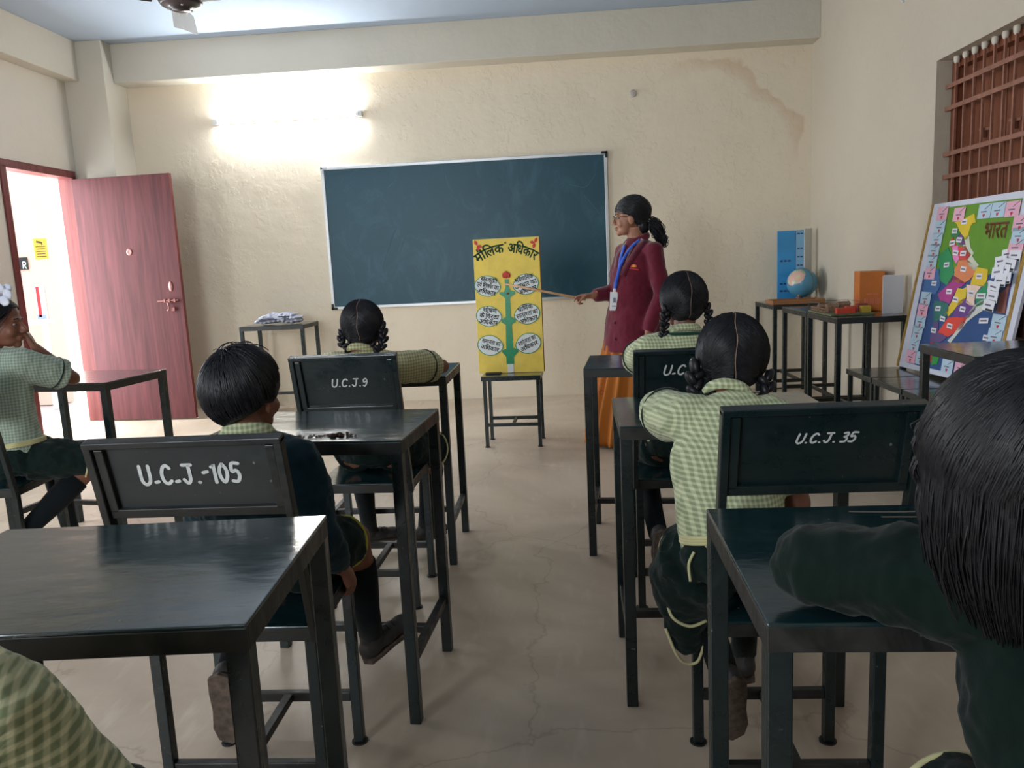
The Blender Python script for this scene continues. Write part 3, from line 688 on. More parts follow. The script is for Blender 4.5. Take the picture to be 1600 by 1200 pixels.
chair('grey black steel chair with U.C.J.-105 painted on the back', -0.727, 1.665, d_(0), W=0.39, text='U-C-J.~105', th=0.040, tw=0.0072, tx=0.002, tz=0.006, back='steel_old', ztop=0.9, zbot=0.735, tgap=0.32, xs=0.72)
chair('green steel chair with U.C.J.9 painted on the back', -0.70, 2.735, d_(-2), text='U.C.J.9', th=0.026, tw=0.0045, tx=0.01, tz=0.002, slant=0.2, ztop=0.93, zbot=0.735)
chair('dark green steel chair with U.C.J.35 painted on the back', 0.462, 1.65, d_(0), W=0.36, text='U.C.J. 35', th=0.0185, tw=0.0038, tx=0.012, tz=0.022, slant=0.35, ztop=0.925, zbot=0.752)
chair('dark green steel chair with a U.C.J. number half hidden behind a girl\'s head', 0.405, 2.69, d_(0), W=0.36, text='U-C-J.', th=0.031, tw=0.0055, tx=-0.02, tz=0.012, slant=0.25, ztop=0.91, zbot=0.75)
chair('dark steel chair under the girl at the left edge of the picture', -2.21, 2.80, d_(4), W=0.36)
chair('steel chair under the child in the dark green sweater at the right edge', 0.60, 0.52, d_(0), W=0.40)
chair('steel chair under the child whose checked shoulder shows at the bottom left', -0.74, 0.44, d_(0), W=0.38)
stool('low green steel stool holding up the yellow poster board in the aisle', -0.325, 5.1, d_(-3), W=0.39, D=0.27)
G = 'stools under the map board'
stool('dark steel stool under the far end of the map board', 1.90, 4.55, d_(0), W=0.38, D=0.37, group=G)
stool('dark steel stool between the two others under the map board', 1.90, 4.165, d_(0), W=0.38, D=0.37, group=G)
stool('dark steel stool under the near end of the map board', 1.90, 3.78, d_(0), W=0.38, D=0.37, group=G)

# ================================================================== lettering from the built-in font
def glyph2d(s, size, bold=0.0):
    cu = bpy.data.curves.new('g', 'FONT'); cu.body = s; cu.size = 1.0; cu.resolution_u = 3
    o = bpy.data.objects.new('g', cu); COL.objects.link(o)
    dg = bpy.context.evaluated_depsgraph_get(); dg.update()
    me = bpy.data.meshes.new_from_object(o.evaluated_get(dg))
    vs = [(v.co.x*size, v.co.y*size) for v in me.vertices]; fs = [tuple(p.vertices) for p in me.polygons]
    if bold and vs:   # a heavier stroke: the outline laid down again slightly shifted
        v0, f0 = list(vs), list(fs)
        for dx, dy in ((bold, 0), (-bold, 0), (0, bold), (0, -bold)):
            o_ = len(vs); vs += [(p[0]+dx, p[1]+dy) for p in v0]; fs += [tuple(k+o_ for k in f) for f in f0]
    bpy.data.objects.remove(o); bpy.data.curves.remove(cu); bpy.data.meshes.remove(me)
    return vs, fs
MARKS = set('\u093e\u093f\u0940\u0941\u0942\u0943\u0947\u0948\u094b\u094c\u0902\u0945\u094d')
def text2d(s, size, bold=0.0):
    """clusters laid out side by side; a ~ after a consonant cuts its right stem away (half form)"""
    cl = []
    i = 0
    while i < len(s):
        ch = s[i]
        if ch == ' ': cl.append((' ', False)); i += 1; continue
        j = i+1
        while j < len(s) and s[j] in '\u0941\u0942\u0943\u0947\u0948\u094b\u094c\u0902\u0945': j += 1
        half = j < len(s) and s[j] == '~'
        cl.append((s[i:j], half)); i = j + (1 if half else 0)
    V2, F2 = [], []; x = 0.0
    for c, half in cl:
        if c == ' ': x += size*0.22; continue
        vs, fs = glyph2d(c, size, bold)
        if not vs: continue
        x0 = min(p[0] for p in vs); x1 = max(p[0] for p in vs)
        if '\u093f' == c[0]: x1 = x0 + size*0.24
        if half:
            cut = x0 + (x1-x0)*0.66
            nv, nf = [], []
            for f in fs:      # trim every face at the cut line
                P = [vs[k] for k in f]; out = []
                for a, b in zip(P, P[1:]+P[:1]):
                    if a[0] <= cut: out.append(a)
                    if (a[0] <= cut) != (b[0] <= cut):
                        t = (cut-a[0])/(b[0]-a[0]); out.append((cut, a[1]+(b[1]-a[1])*t))
                if len(out) > 2: nf.append(tuple(range(len(nv), len(nv)+len(out)))); nv += out
            vs, fs = nv, nf; x1 = cut
        if '\u0902' in c or '\u0947' in c: pass
        o = len(V2); V2 += [(p[0]-x0+x, p[1]) for p in vs]; F2 += [tuple(k+o for k in f) for f in fs]
        x += (x1-x0) - size*0.045
    return V2, F2, x
def put_text(mb, s, size, cx, cy, to3, ang=0.0, bold=0.0, fit=None, arc=None, xo=0.0):
    V2, F2, wd = text2d(s, size, bold)
    k = min(1.0, fit/wd) if fit else 1.0
    ca, sa = math.cos(ang), math.sin(ang); out = []
    for (x, y) in V2:
        x = (x-wd/2)*k + xo; y = y-size*0.3
        if arc:
            a = x/arc; rr_ = arc + y; X, Y = math.sin(a)*rr_, math.cos(a)*rr_-arc
        else: X, Y = x*ca-y*sa, x*sa+y*ca
        out.append(to3(cx+X, cy+Y, 0.0006))
    mb.add(out, F2)

# ================================================================== yellow poster board on its stool
pb = thing('poster_board', 'yellow hand-lettered board with a green plant and six white leaves on the stool', 'board', (-0.333, 5.125, 0.477), d_(-2))
PW, PH = 0.435, 0.885
tl_ = Matrix.Rotation(-0.035, 3, 'X')
def PP(u, v, h): return tl_ @ V(((u-0.5)*PW, -0.012-h, (1-v)*PH))
def PPm(x, y, h): return tl_ @ V((x, -0.012-h, y))
ylw = mat('yellow_poster_paint', srgb(244, 214, 92), 0.55, var=0.07, vscale=14)
mb = MB(); mb.box(tl_ @ V((0, -0.002, PH/2)), (PW, 0.018, PH), tl_); mb.build('panel', ylw, pb, bevel=0.001)
brn = mat('raw_board_edge', srgb(112, 62, 38), 0.7)
mb = MB(); mb.box(tl_ @ V((PW/2+0.0025, -0.001, PH/2)), (0.004, 0.02, PH), tl_); mb.build('edge_strip', brn, pb)
mb = MB(); mb.box((-0.12, -0.005, 0.004), (0.10, 0.10, 0.008)); mb.build('foot_block', MT['black'], pb)
mb = MB(); mb.bar((0, 0.012, PH*0.6), (0, 0.11, 0.004), 0.02, 0.02); mb.build('prop', brn, pb)
dgreen = mat('dark_green_lettering', srgb(24, 84, 48), 0.6); lgreen = mat('glitter_green', srgb(12, 142, 92), 0.35, var=0.25, vscale=250)
lwhite = mat('white_leaf_paper', srgb(226, 232, 232), 0.6); ink = mat('black_marker', srgb(36, 38, 44), 0.6); redm = mat('red_paper', srgb(206, 44, 40), 0.5)
for word, xo_ in (('मौिलक', -0.118), ('अिधकार', 0.112)):
    mb = MB(); put_text(mb, word, 0.089, 0, PH*0.925, PPm, bold=0.0022, arc=0.34, fit=0.20, xo=xo_); mb.build('title_word', dgreen, pb, recalc=False)
# stem with side shoots
mb = MB()
L_ = [(0.455, 0.30), (0.465, 0.36), (0.44, 0.395), (0.37, 0.395), (0.37, 0.41), (0.455, 0.44), (0.45, 0.58), (0.38, 0.60), (0.38, 0.62), (0.445, 0.64), (0.435, 0.82), (0.37, 0.83), (0.37, 0.845), (0.43, 0.88), (0.43, 0.935)]
R_ = [(0.545, 0.935), (0.545, 0.88), (0.62, 0.845), (0.62, 0.825), (0.545, 0.815), (0.535, 0.64), (0.60, 0.62), (0.60, 0.60), (0.53, 0.58), (0.525, 0.44), (0.61, 0.41), (0.61, 0.395), (0.54, 0.385), (0.515, 0.36), (0.52, 0.30)]
mb.prism([PP(u, v, 0.0) for u, v in L_+R_], 0.002, (0, -1, 0)); mb.build('painted_stem', lgreen, pb)
mb = MB(); mb.prism([PP(u, v, 0) for u, v in ((0.445, 0.937), (0.535, 0.937), (0.535, 0.998), (0.445, 0.998))], 0.001, (0, -1, 0)); mb.build('white_pot', lwhite, pb)
mb = MB()
for dx, dy, rx, rz in ((0, 0, .018, .024), (-.016, -.004, .012, .018), (.016, -.004, .012, .018)):
    c = PP(0.485, 0.268, 0.003); mb.ell(c+V((dx, 0, dy)), (rx, 0.006, rz), n=12, m=8)
mb.build('rose', mat('rose_red', srgb(196, 66, 50), 0.6), pb, smooth=True)
leaves = [(0.195, 0.347, -0.16, ['संस~कृित', 'एवं िशक~षा का', 'अिधकार'], -0.24), (0.775, 0.345, 0.16, ['संवैधािनक', 'उपचार का', 'अिधकार'], 0.27),
          (0.195, 0.572, -0.16, ['शोषण', 'के िवरुद~ध', 'अिधकार'], -0.17), (0.775, 0.565, 0.16, ['धािमॅक', 'स~वतंत~रता का', 'अिधकार'], 0.25),
          (0.195, 0.79, -0.16, ['समानता का', 'अिधकार'], -0.26), (0.775, 0.785, 0.2, ['स~वतंत~रता का', 'अिधकार'], 0.40)]
for lu, lv, la, lines, ta in leaves:
    cx, cy = (lu-0.5)*PW, (1-lv)*PH; s_ = 1 if lu < 0.5 else -1
    outl, inl = [], []
    for k in range(40):
        a = 2*PI*k/40; rx, ry = 0.088, 0.069
        x = rx*math.cos(a); y = ry*math.sin(a)*(1-0.28*max(0, math.cos(a)*s_)**2); xx = x+0.0
        for lst, q in ((outl, 1.0), (inl, 0.93)):
            X = x*q; Y = y*q; lst.append((cx+X*math.cos(la)-Y*math.sin(la), cy+X*math.sin(la)+Y*math.cos(la)))
    mb = MB(); mb.prism([PPm(x, y, 0.0005) for x, y in outl], 0.002, (0, -1, 0)); lf = mb.build('leaf_outline', lgreen, pb)
    mb = MB(); mb.prism([PPm(x, y, 0.002) for x, y in inl], 0.001, (0, -1, 0)); mb.build('leaf_paper', lwhite, lf)
    mb = MB(); n_ = len(lines); lh = 0.040
    for i, ln in enumerate(lines):
        off = ((n_-1)/2-i)*lh
        put_text(mb, ln, 0.041, cx-off*math.sin(ta), cy+off*math.cos(ta), lambda x, y, h: PPm(x, y, 0.0036), ang=ta, bold=0.0009, fit=0.15 if i == n_//2 else 0.125)
    mb.build('leaf_lettering', ink, lf, recalc=False)
for sx, cu_ in ((-1, 0.065), (1, 0.935)):
    cx, cy = (cu_-0.5)*PW, 0.955*PH
    mb = MB()
    for a, ln in ((PI/2+sx*0.6 if sx < 0 else PI/2-0.6, .034), (PI/2-sx*-1.9 if sx < 0 else PI/2+1.35, .03), (-PI/2+sx*-0.3, .034)):
        a = {(-1, 0): 2.0, (1, 0): 1.1}.get((sx, 0)) if ln == .034 and abs(a) < 2.6 and a > 0 else a
        P2 = [(cx+math.cos(a)*ln*t+math.cos(a+PI/2)*w_, cy+math.sin(a)*ln*t+math.sin(a+PI/2)*w_) for t, w_ in ((0, 0), (0.35, .009), (0.7, .010), (1.15, 0), (0.7, -.010), (0.35, -.009))]
        mb.prism([PPm(x, y, 0.0) for x, y in P2], 0.0015, (0, -1, 0))
    mb.build('corner_flower', redm, pb)
mb = MB(); mb.ell(PP(0.49, 0.035, 0.002), (0.006, 0.004, 0.006), n=8, m=6); mb.build('nail', brn, pb, smooth=True)

# ================================================================== folded grey cloth
bpy.context.view_layer.update()
def evaluated(mb, voxel, smooth=4, disp=None, fac=0.5):
    me = bpy.data.meshes.new('tmp'); me.from_pydata(mb.v, [], mb.f)
    bm = bmesh.new(); bm.from_mesh(me); bmesh.ops.recalc_face_normals(bm, faces=bm.faces); bm.to_mesh(me); bm.free()
    o = bpy.data.objects.new('tmp', me); COL.objects.link(o)
    r_ = o.modifiers.new('r', 'REMESH'); r_.mode = 'VOXEL'; r_.voxel_size = voxel; r_.use_smooth_shade = True
    if smooth:
        s_ = o.modifiers.new('s', 'SMOOTH'); s_.iterations = smooth; s_.factor = fac
    if disp:
        for sc_, st_ in disp:
            tx = bpy.data.textures.new('wrinkle', 'CLOUDS'); tx.noise_scale = sc_; tx.noise_depth = 2
            d = o.modifiers.new('d', 'DISPLACE'); d.texture = tx; d.strength = st_; d.mid_level = 0.5; d.texture_coords = 'LOCAL'
    dg = bpy.context.evaluated_depsgraph_get(); dg.update()
    res = bpy.data.meshes.new_from_object(o.evaluated_get(dg))
    bpy.data.objects.remove(o); bpy.data.meshes.remove(me)
    return res
def blob(name, mb, m, parent=None, voxel=0.006, smooth=4, disp=None, world=True):
    res = evaluated(mb, voxel, smooth, disp)
    if parent is not None and world: res.transform(wmat(parent).inverted())
    res.materials.clear()
    res.materials.append(m)
    res.polygons.foreach_set('use_smooth', [True]*len(res.polygons))
    res.name = name
    o = bpy.data.objects.new(name, res); COL.objects.link(o)
    if parent is not None: o.parent = parent
    return o
sh = thing('folded_cloth', 'crumpled grey lavender cloth folded on the small desk by the front wall', 'cloth', (-2.40, 6.53, 0.786))
mb = MB()
def slab(mb, c, rx, ry, h, rot=0.0):
    R = Matrix.Rotation(rot, 3, 'Z'); n = 10
    for k in range(n):
        t = -1+2*k/(n-1); p = V(c) + R @ V((t*rx, 0, 0.006*math.sin(t*5+c[2]*90)))
        mb.ell(p, (rx/n*1.9, ry, h), R, n=14, m=8)
slab(mb, (0.0, 0.0, 0.016), 0.17, 0.10, 0.015, 0.05); slab(mb, (0.02, 0.0, 0.036), 0.155, 0.09, 0.014, -0.1); slab(mb, (-0.0, -0.01, 0.055), 0.12, 0.085, 0.014, 0.08); slab(mb, (0.04, 0.0, 0.072), 0.10, 0.07, 0.013, -0.12)
mb.tube(cat([(-0.16, -0.07, 0.02), (-0.12, -0.085, 0.05), (-0.02, -0.095, 0.06), (0.08, -0.09, 0.03)], 6), 0.014, 10)
blob('cloth_bundle', mb, cloth_mat('grey_lavender_cloth', srgb(150, 152, 168), wrinkle=0.006, wscale=22, col2=srgb(196, 198, 212)), sh, 0.005, 3, [(0.05, 0.014), (0.02, 0.008)], world=False)
mb = MB()
for z_, yy, rx in ((0.028, -0.10, 0.16), (0.047, -0.094, 0.13)): mb.tube(cat([(-rx, yy+0.02, z_), (-rx/3, yy-0.004, z_+0.008), (rx/3, yy-0.002, z_+0.012), (rx, yy+0.03, z_+0.004)], 6), 0.004, 8)
mb.build('dark_border', cloth_mat('dark_border', srgb(52, 54, 66)), sh, smooth=True)

# ================================================================== things on the three desks in the corner
tray = thing('wooden_tray', 'shallow brown wooden tray lying on the desk in the front right corner', 'tray', (1.875, 6.325, 0.7765))
twood = wood_mat('tray_wood', srgb(120, 78, 48), srgb(176, 124, 84), 0.6, 'X')
box_obj('tray_bottom', (0, 0, 0.005), (0.40, 0.22, 0.01), twood, tray)
for s in (-1, 1):
    box_obj('tray_side', (s*0.195, 0, 0.021), (0.012, 0.22, 0.022), twood, tray, bevel=0.001); box_obj('tray_end', (0, s*0.104, 0.021), (0.376, 0.012, 0.022), twood, tray, bevel=0.001)
mb = MB(); mb.tube([(0.03, 0.02, 0.012), (0.035, 0.02, 0.05)], 0.005, 8); mb.ell((0.035, 0.02, 0.055), (0.01, 0.01, 0.01), n=10, m=8); mb.build('peg', twood, tray, smooth=True)
mb = MB(); mb.bar((-0.1, -0.06, 0.017), (0.06, 0.05, 0.02), 0.014, 0.01); mb.build('stick', twood, tray)

gb = thing('globe', 'small blue desk globe with a pinkish continent in front of the blue panel', 'globe', (2.0, 6.56, 0.7765))
gm, N, L, B = new_mat('globe_map'); tc = N.new('ShaderNodeTexCoord')
n = N.new('ShaderNodeTexNoise'); n.inputs['Scale'].default_value = 7; n.inputs['Detail'].default_value = 8; L.new(tc.outputs['Object'], n.inputs[0])
sp = N.new('ShaderNodeVectorMath'); sp.operation = 'DISTANCE'; L.new(tc.outputs['Object'], sp.inputs[0]); sp.inputs[1].default_value = (-0.06, -0.07, 0.195)
ma = N.new('ShaderNodeMath'); ma.operation = 'MULTIPLY_ADD'; L.new(n.outputs[0], ma.inputs[0]); ma.inputs[1].default_value = -0.13; L.new(sp.outputs['Value'], ma.inputs[2])
lt = N.new('ShaderNodeMath'); lt.operation = 'LESS_THAN'; lt.inputs[1].default_value = 0.012; L.new(ma.outputs[0], lt.inputs[0])
r = N.new('ShaderNodeValToRGB'); r.color_ramp.interpolation = 'CONSTANT'; n2 = N.new('ShaderNodeTexVoronoi'); n2.inputs['Scale'].default_value = 28; L.new(tc.outputs['Object'], n2.inputs[0])
sp2 = N.new('ShaderNodeSeparateColor'); L.new(n2.outputs['Color'], sp2.inputs[0]); L.new(sp2.outputs[0], r.inputs[0])
r.color_ramp.elements[0].color = srgb(214, 172, 160); r.color_ramp.elements[1].position = 0.6; r.color_ramp.elements[1].color = srgb(204, 196, 150); e_ = r.color_ramp.elements.new(0.85); e_.color = srgb(160, 178, 140)
mx = N.new('ShaderNodeMix'); mx.data_type = 'RGBA'; mx.inputs[6].default_value = srgb(82, 140, 168); L.new(lt.outputs[0], mx.inputs[0]); L.new(r.outputs[0], mx.inputs[7]); L.new(mx.outputs[2], B.inputs['Base Color']); B.inputs['Roughness'].default_value = 0.3
mb = MB(); mb.ell((0, 0, 0.148), (0.12, 0.12, 0.12), n=36, m=22); mb.build('sphere', gm, gb, smooth=True)
mb = MB(); mb.tube([(math.sin(a)*0.122*0.35+math.cos(a)*0.0, math.sin(a)*0.122*-0.3, 0.148+math.cos(a)*0.122) for a in [PI*k/24 for k in range(-24, 1)]], 0.003, 8)
mb2 = MB(); pts = []
for k in range(25):
    a = -0.35 + PI*k/24; pts.append((0.121*math.sin(a)*0.5, -0.121*math.sin(a)*0.866, 0.148+0.121*math.cos(a)))
mb2.tube(pts, 0.0035, 8); mb2.build('meridian_arm', mat('olive_arm', srgb(92, 104, 84), 0.5), gb, smooth=True)
mb = MB(); mb.lathe([(0.0, 0), (0.07, 0), (0.065, 0.01), (0.02, 0.018), (0.012, 0.026), (0.0, 0.03)], n=24); mb.build('base', MT['black'], gb, smooth=True)

bp = thing('folding_panel', 'tall blue printed folding panel standing behind the globe', 'display panel', (1.925, 6.695, 0.7765))
blu = mat('blue_print_gradient', srgb(60, 150, 208), 0.4, var=0.15, vscale=3); lblu = mat('pale_blue_print', srgb(128, 178, 212), 0.4)
box_obj('front_panel', (0.02, 0, 0.29), (0.215, 0.008, 0.575), blu, bp)
mb = MB(); mb.prism([(0.1285, -0.006, 0), (0.205, 0.05, 0), (0.208, 0.046, 0), (0.1315, -0.012, 0)], 0.59); mb.build('side_panel', mat('white_card', srgb(190, 190, 184), 0.6), bp)
box_obj('column_strip', (0.093, -0.0055, 0.29), (0.068, 0.003, 0.56), lblu, bp)
mb = MB(); mb.box((0.060, -0.006, 0.29), (0.003, 0.003, 0.56))
random.seed(5)
for z in (0.33, 0.14, 0.08, 0.215):
    for k in range(3): mb.box((-0.055+k*0.032, -0.006, z), (0.022, 0.002, 0.014 if z < 0.2 or z > .3 else 0.001))
for z in (0.55, 0.43, 0.36, 0.29, 0.22, 0.15, 0.08):
    for k in range(2): mb.box((0.083+k*0.026, -0.0085, z), (0.02, 0.002, 0.010))
mb.build('printed_lines', mat('navy_ink', srgb(40, 60, 110), 0.5), bp)

ob = thing('orange_box', 'orange cardboard box with pink lettering on the desks along the right wall', 'box', (2.062, 5.33, 0.777), d_(-12))
box_obj('carton', (0, 0, 0.128), (0.15, 0.24, 0.256), mat('orange_card', srgb(206, 116, 40), 0.5, var=0.08, vscale=6), ob, bevel=0.002)
mb = MB()
def ob3(x, y, h): return (x, -0.1215-h, y)
for k in range(3): 
    for s_ in ([(0, 0.03), (0, 0), (0.018, 0), (0.018, 0.03)], [(0, 0.03), (0.018, 0.03)], [(0.009, 0.0), (0.009, 0.03)]): ribbon(mb, [(-0.045+k*0.035+a, 0.045+b*1.2) for a, b in s_], 0.005, ob3)
for k in range(2): ribbon(mb, [(-0.03+k*0.04, 0.11), (0.0+k*0.04, 0.112)], 0.006, ob3)
mb.build('pink_lettering', mat('pink_print', srgb(226, 120, 110), 0.5), ob, recalc=False)
mb = MB()
for k in range(3):
    for s_ in ([(0, 0.03), (0, 0), (0.02, 0), (0.02, 0.03)], [(0, 0.03), (0.02, 0.03)], [(0.01, 0.0), (0.01, 0.03)]): ribbon(mb, [(-0.08+k*0.045+a, 0.05+b*1.5) for a, b in s_], 0.006, lambda x, y, h: (-0.0765-h, x, y))
mb.build('side_lettering', mat('pink_print_2', srgb(222, 110, 90), 0.5), ob, recalc=False)
wc = thing('white_card', 'blank white card folded upright in front of the orange box', 'card', (2.075, 4.98, 0.776))
mb = MB(); mb.prism([(-0.068, -0.01, 0), (0.066, 0.01, 0), (0.066, 0.0135, 0), (-0.068, -0.0065, 0)], 0.235); mb.build('front_leaf', mat('white_card_stock', srgb(214, 214, 222), 0.6), wc)
mb = MB(); mb.prism([(0.066, 0.0136, 0), (-0.03, 0.07, 0), (-0.03, 0.074, 0), (0.066, 0.017, 0)], 0.235); mb.build('rear_leaf', MT['white_plastic'], wc)

dm = thing('school_model', 'handmade school model with red and yellow blocks on a green base', 'model', (1.815, 5.15, 0.7765), 0.0)
box_obj('base_board', (0, 0, 0.006), (0.27, 0.44, 0.012), mat('model_base', srgb(96, 104, 74), 0.5, var=0.3, vscale=30), dm, bevel=0.001)
def house(nm, x, y, w, d, h, m, roof=True):
    mb = MB(); mb.box((x, y, 0.012+h/2), (w, d, h))
    if roof: mb.prism([(x-w/2-0.004, y-d/2-0.004, 0.012+h), (x-w/2-0.004, y+d/2+0.004, 0.012+h), (x-w/2-0.004, y, 0.012+h+0.018)], w+0.008, (1, 0, 0))
    mb.build(nm, m, dm)
mr_ = mat('model_red', srgb(206, 70, 48), 0.5); my_ = mat('model_yellow', srgb(196, 168, 60), 0.5); mbn = mat('model_brown', srgb(138, 108, 86), 0.6, var=0.3, vscale=40)
house('red_block', -0.03, -0.17, 0.11, 0.04, 0.034, mr_, False); house('red_block', 0.02, -0.12, 0.06, 0.04, 0.04, mr_, False); house('yellow_block', 0.105, -0.14, 0.055, 0.04, 0.04, my_, False)
house('red_block', 0.11, -0.06, 0.06, 0.05, 0.05, mat('model_dull_red', srgb(150, 74, 60), 0.6), False); house('brown_hut', -0.06, -0.02, 0.06, 0.06, 0.035, mbn); house('brown_hut', 0.03, 0.03, 0.07, 0.05, 0.045, mbn); house('brown_hut', -0.06, 0.12, 0.07, 0.07, 0.03, mbn)
for y in (-0.08, 0.07):
    mb = MB()
    for k in range(6): mb.bar((-0.14, y+(k-2.5)*0.024, 0.012), (-0.14, y+(k-2.5)*0.024, 0.045), 0.004, 0.004)
    for z in (0.024, 0.04): mb.bar((-0.14, y-0.065, z), (-0.14, y+0.065, z), 0.003, 0.004)
    mb.build('fence', mbn, dm)
mb = MB()
for (x, y) in ((-0.13, 0.225), (0.13, 0.225), (-0.13, -0.0), (0.13, -0.0)): mb.bar((x, y, 0.012), (x, y, 0.07), 0.003, 0.003)
mb.bar((-0.13, 0.225, 0.07), (0.13, 0.225, 0.07), 0.003, 0.003); mb.bar((-0.13, 0, 0.07), (-0.13, 0.225, 0.07), 0.003, 0.003); mb.bar((0.13, 0, 0.07), (0.13, 0.225, 0.07), 0.003, 0.003)
mb.build('wire_frame', mat('thin_wire', srgb(90, 92, 84), 0.4), dm)
cbl = MB(); cbl.tube(cat([(1.45, 6.5, 0.006), (1.6, 6.66, 0.006), (1.72, 6.62, 0.006), (1.86, 6.8, 0.006), (2.1, 6.82, 0.006)], 6), 0.005, 8)
tag(cbl.build('cable', MT['black'], smooth=True), 'thin black cable on the floor under the corner desk', 'cable')

# crumbs on the desk in front of the boy
mb = MB(); random.seed(21)
for k in range(46):
    t = random.random(); x = -0.73 + 0.20*t + random.gauss(0, 0.006); y = 1.945 + random.gauss(0, 0.007) + (0.006 if abs(t-.7) < .1 else 0)
    s_ = 0.0012+0.0022*random.random()*(2.2 if abs(t-0.72) < 0.05 or abs(t-0.33) < 0.03 else 1); mb.ell((x, y, 0.776+s_*0.6), (s_*1.6, s_, s_), n=6, m=4)
tag(mb.build('eraser_crumbs', mat('crumbs', srgb(70, 48, 44), 0.8)), 'scattered dark crumbs on the desk top in front of the boy', 'crumbs', kind='stuff')

# ================================================================== India map board leaning on the stools
mpb = thing('map_board', 'colourful handmade map board with white name cards leaning on the stools', 'board', (2.0, 4.683, 0.485), 0)
ang = math.atan2(0.135, 0.945)
def MPt(u, v, h): return V((v*math.sin(ang) - h*math.cos(ang), -u, v*math.cos(ang) + h*math.sin(ang)))
def plate(name, poly, col, h0, th=0.0025, parent=None, rough=0.55, m=None):
    mb = MB(); nrm = MPt(0, 0, 1)-MPt(0, 0, 0)
    mb.prism([MPt(u, v, h0) for u, v in poly], th, nrm); return mb.build(name, m or mapmat(col, rough), parent or mpb)
_mm = {}
def mapmat(col, rough=0.55):
    if col not in _mm: _mm[col] = mat('map_paper', srgb(*col), rough, var=0.05, vscale=12)
    return _mm[col]
outer = [(-0.012, 0), (1.045, 0.03), (1.105, 0.94), (0.075, 0.936)]
plate('backing', outer, (206, 208, 222), -0.014, 0.014)
gold = mat('gold_tape', srgb(176, 140, 70), 0.35, 0.3, var=0.2, vscale=40)
plate('gold_edge', [(-0.03, 0), (-0.012, 0), (0.075, 0.936), (0.062, 0.936)], None, -0.012, 0.02, m=gold)
plate('gold_strip', [(0.99, 0.15), (1.01, 0.15), (1.045, 0.70), (1.015, 0.70)], None, 0.0006, 0.002, m=gold)
B_ = {
 'green_ground': ((92, 142, 28), [(0.258, 0.909), (0.554, 0.909), (0.93, 0.905), (0.925, 0.658), (0.829, 0.60), (0.802, 0.56), (0.731, 0.55), (0.506, 0.58), (0.205, 0.56), (0.215, 0.66)]),
 'blue_sea': ((36, 74, 128), [(0.10, 0.562), (0.976, 0.562), (0.975, 0.10), (0.97, 0.055), (0.23, 0.035), (0.09, 0.035), (0.085, 0.176), (0.095, 0.435)]),
}
plate('green_ground', B_['green_ground'][1], (92, 142, 28), 0.0005, 0.001); plate('sea', B_['blue_sea'][1], (36, 74, 128), 0.0002, 0.001)
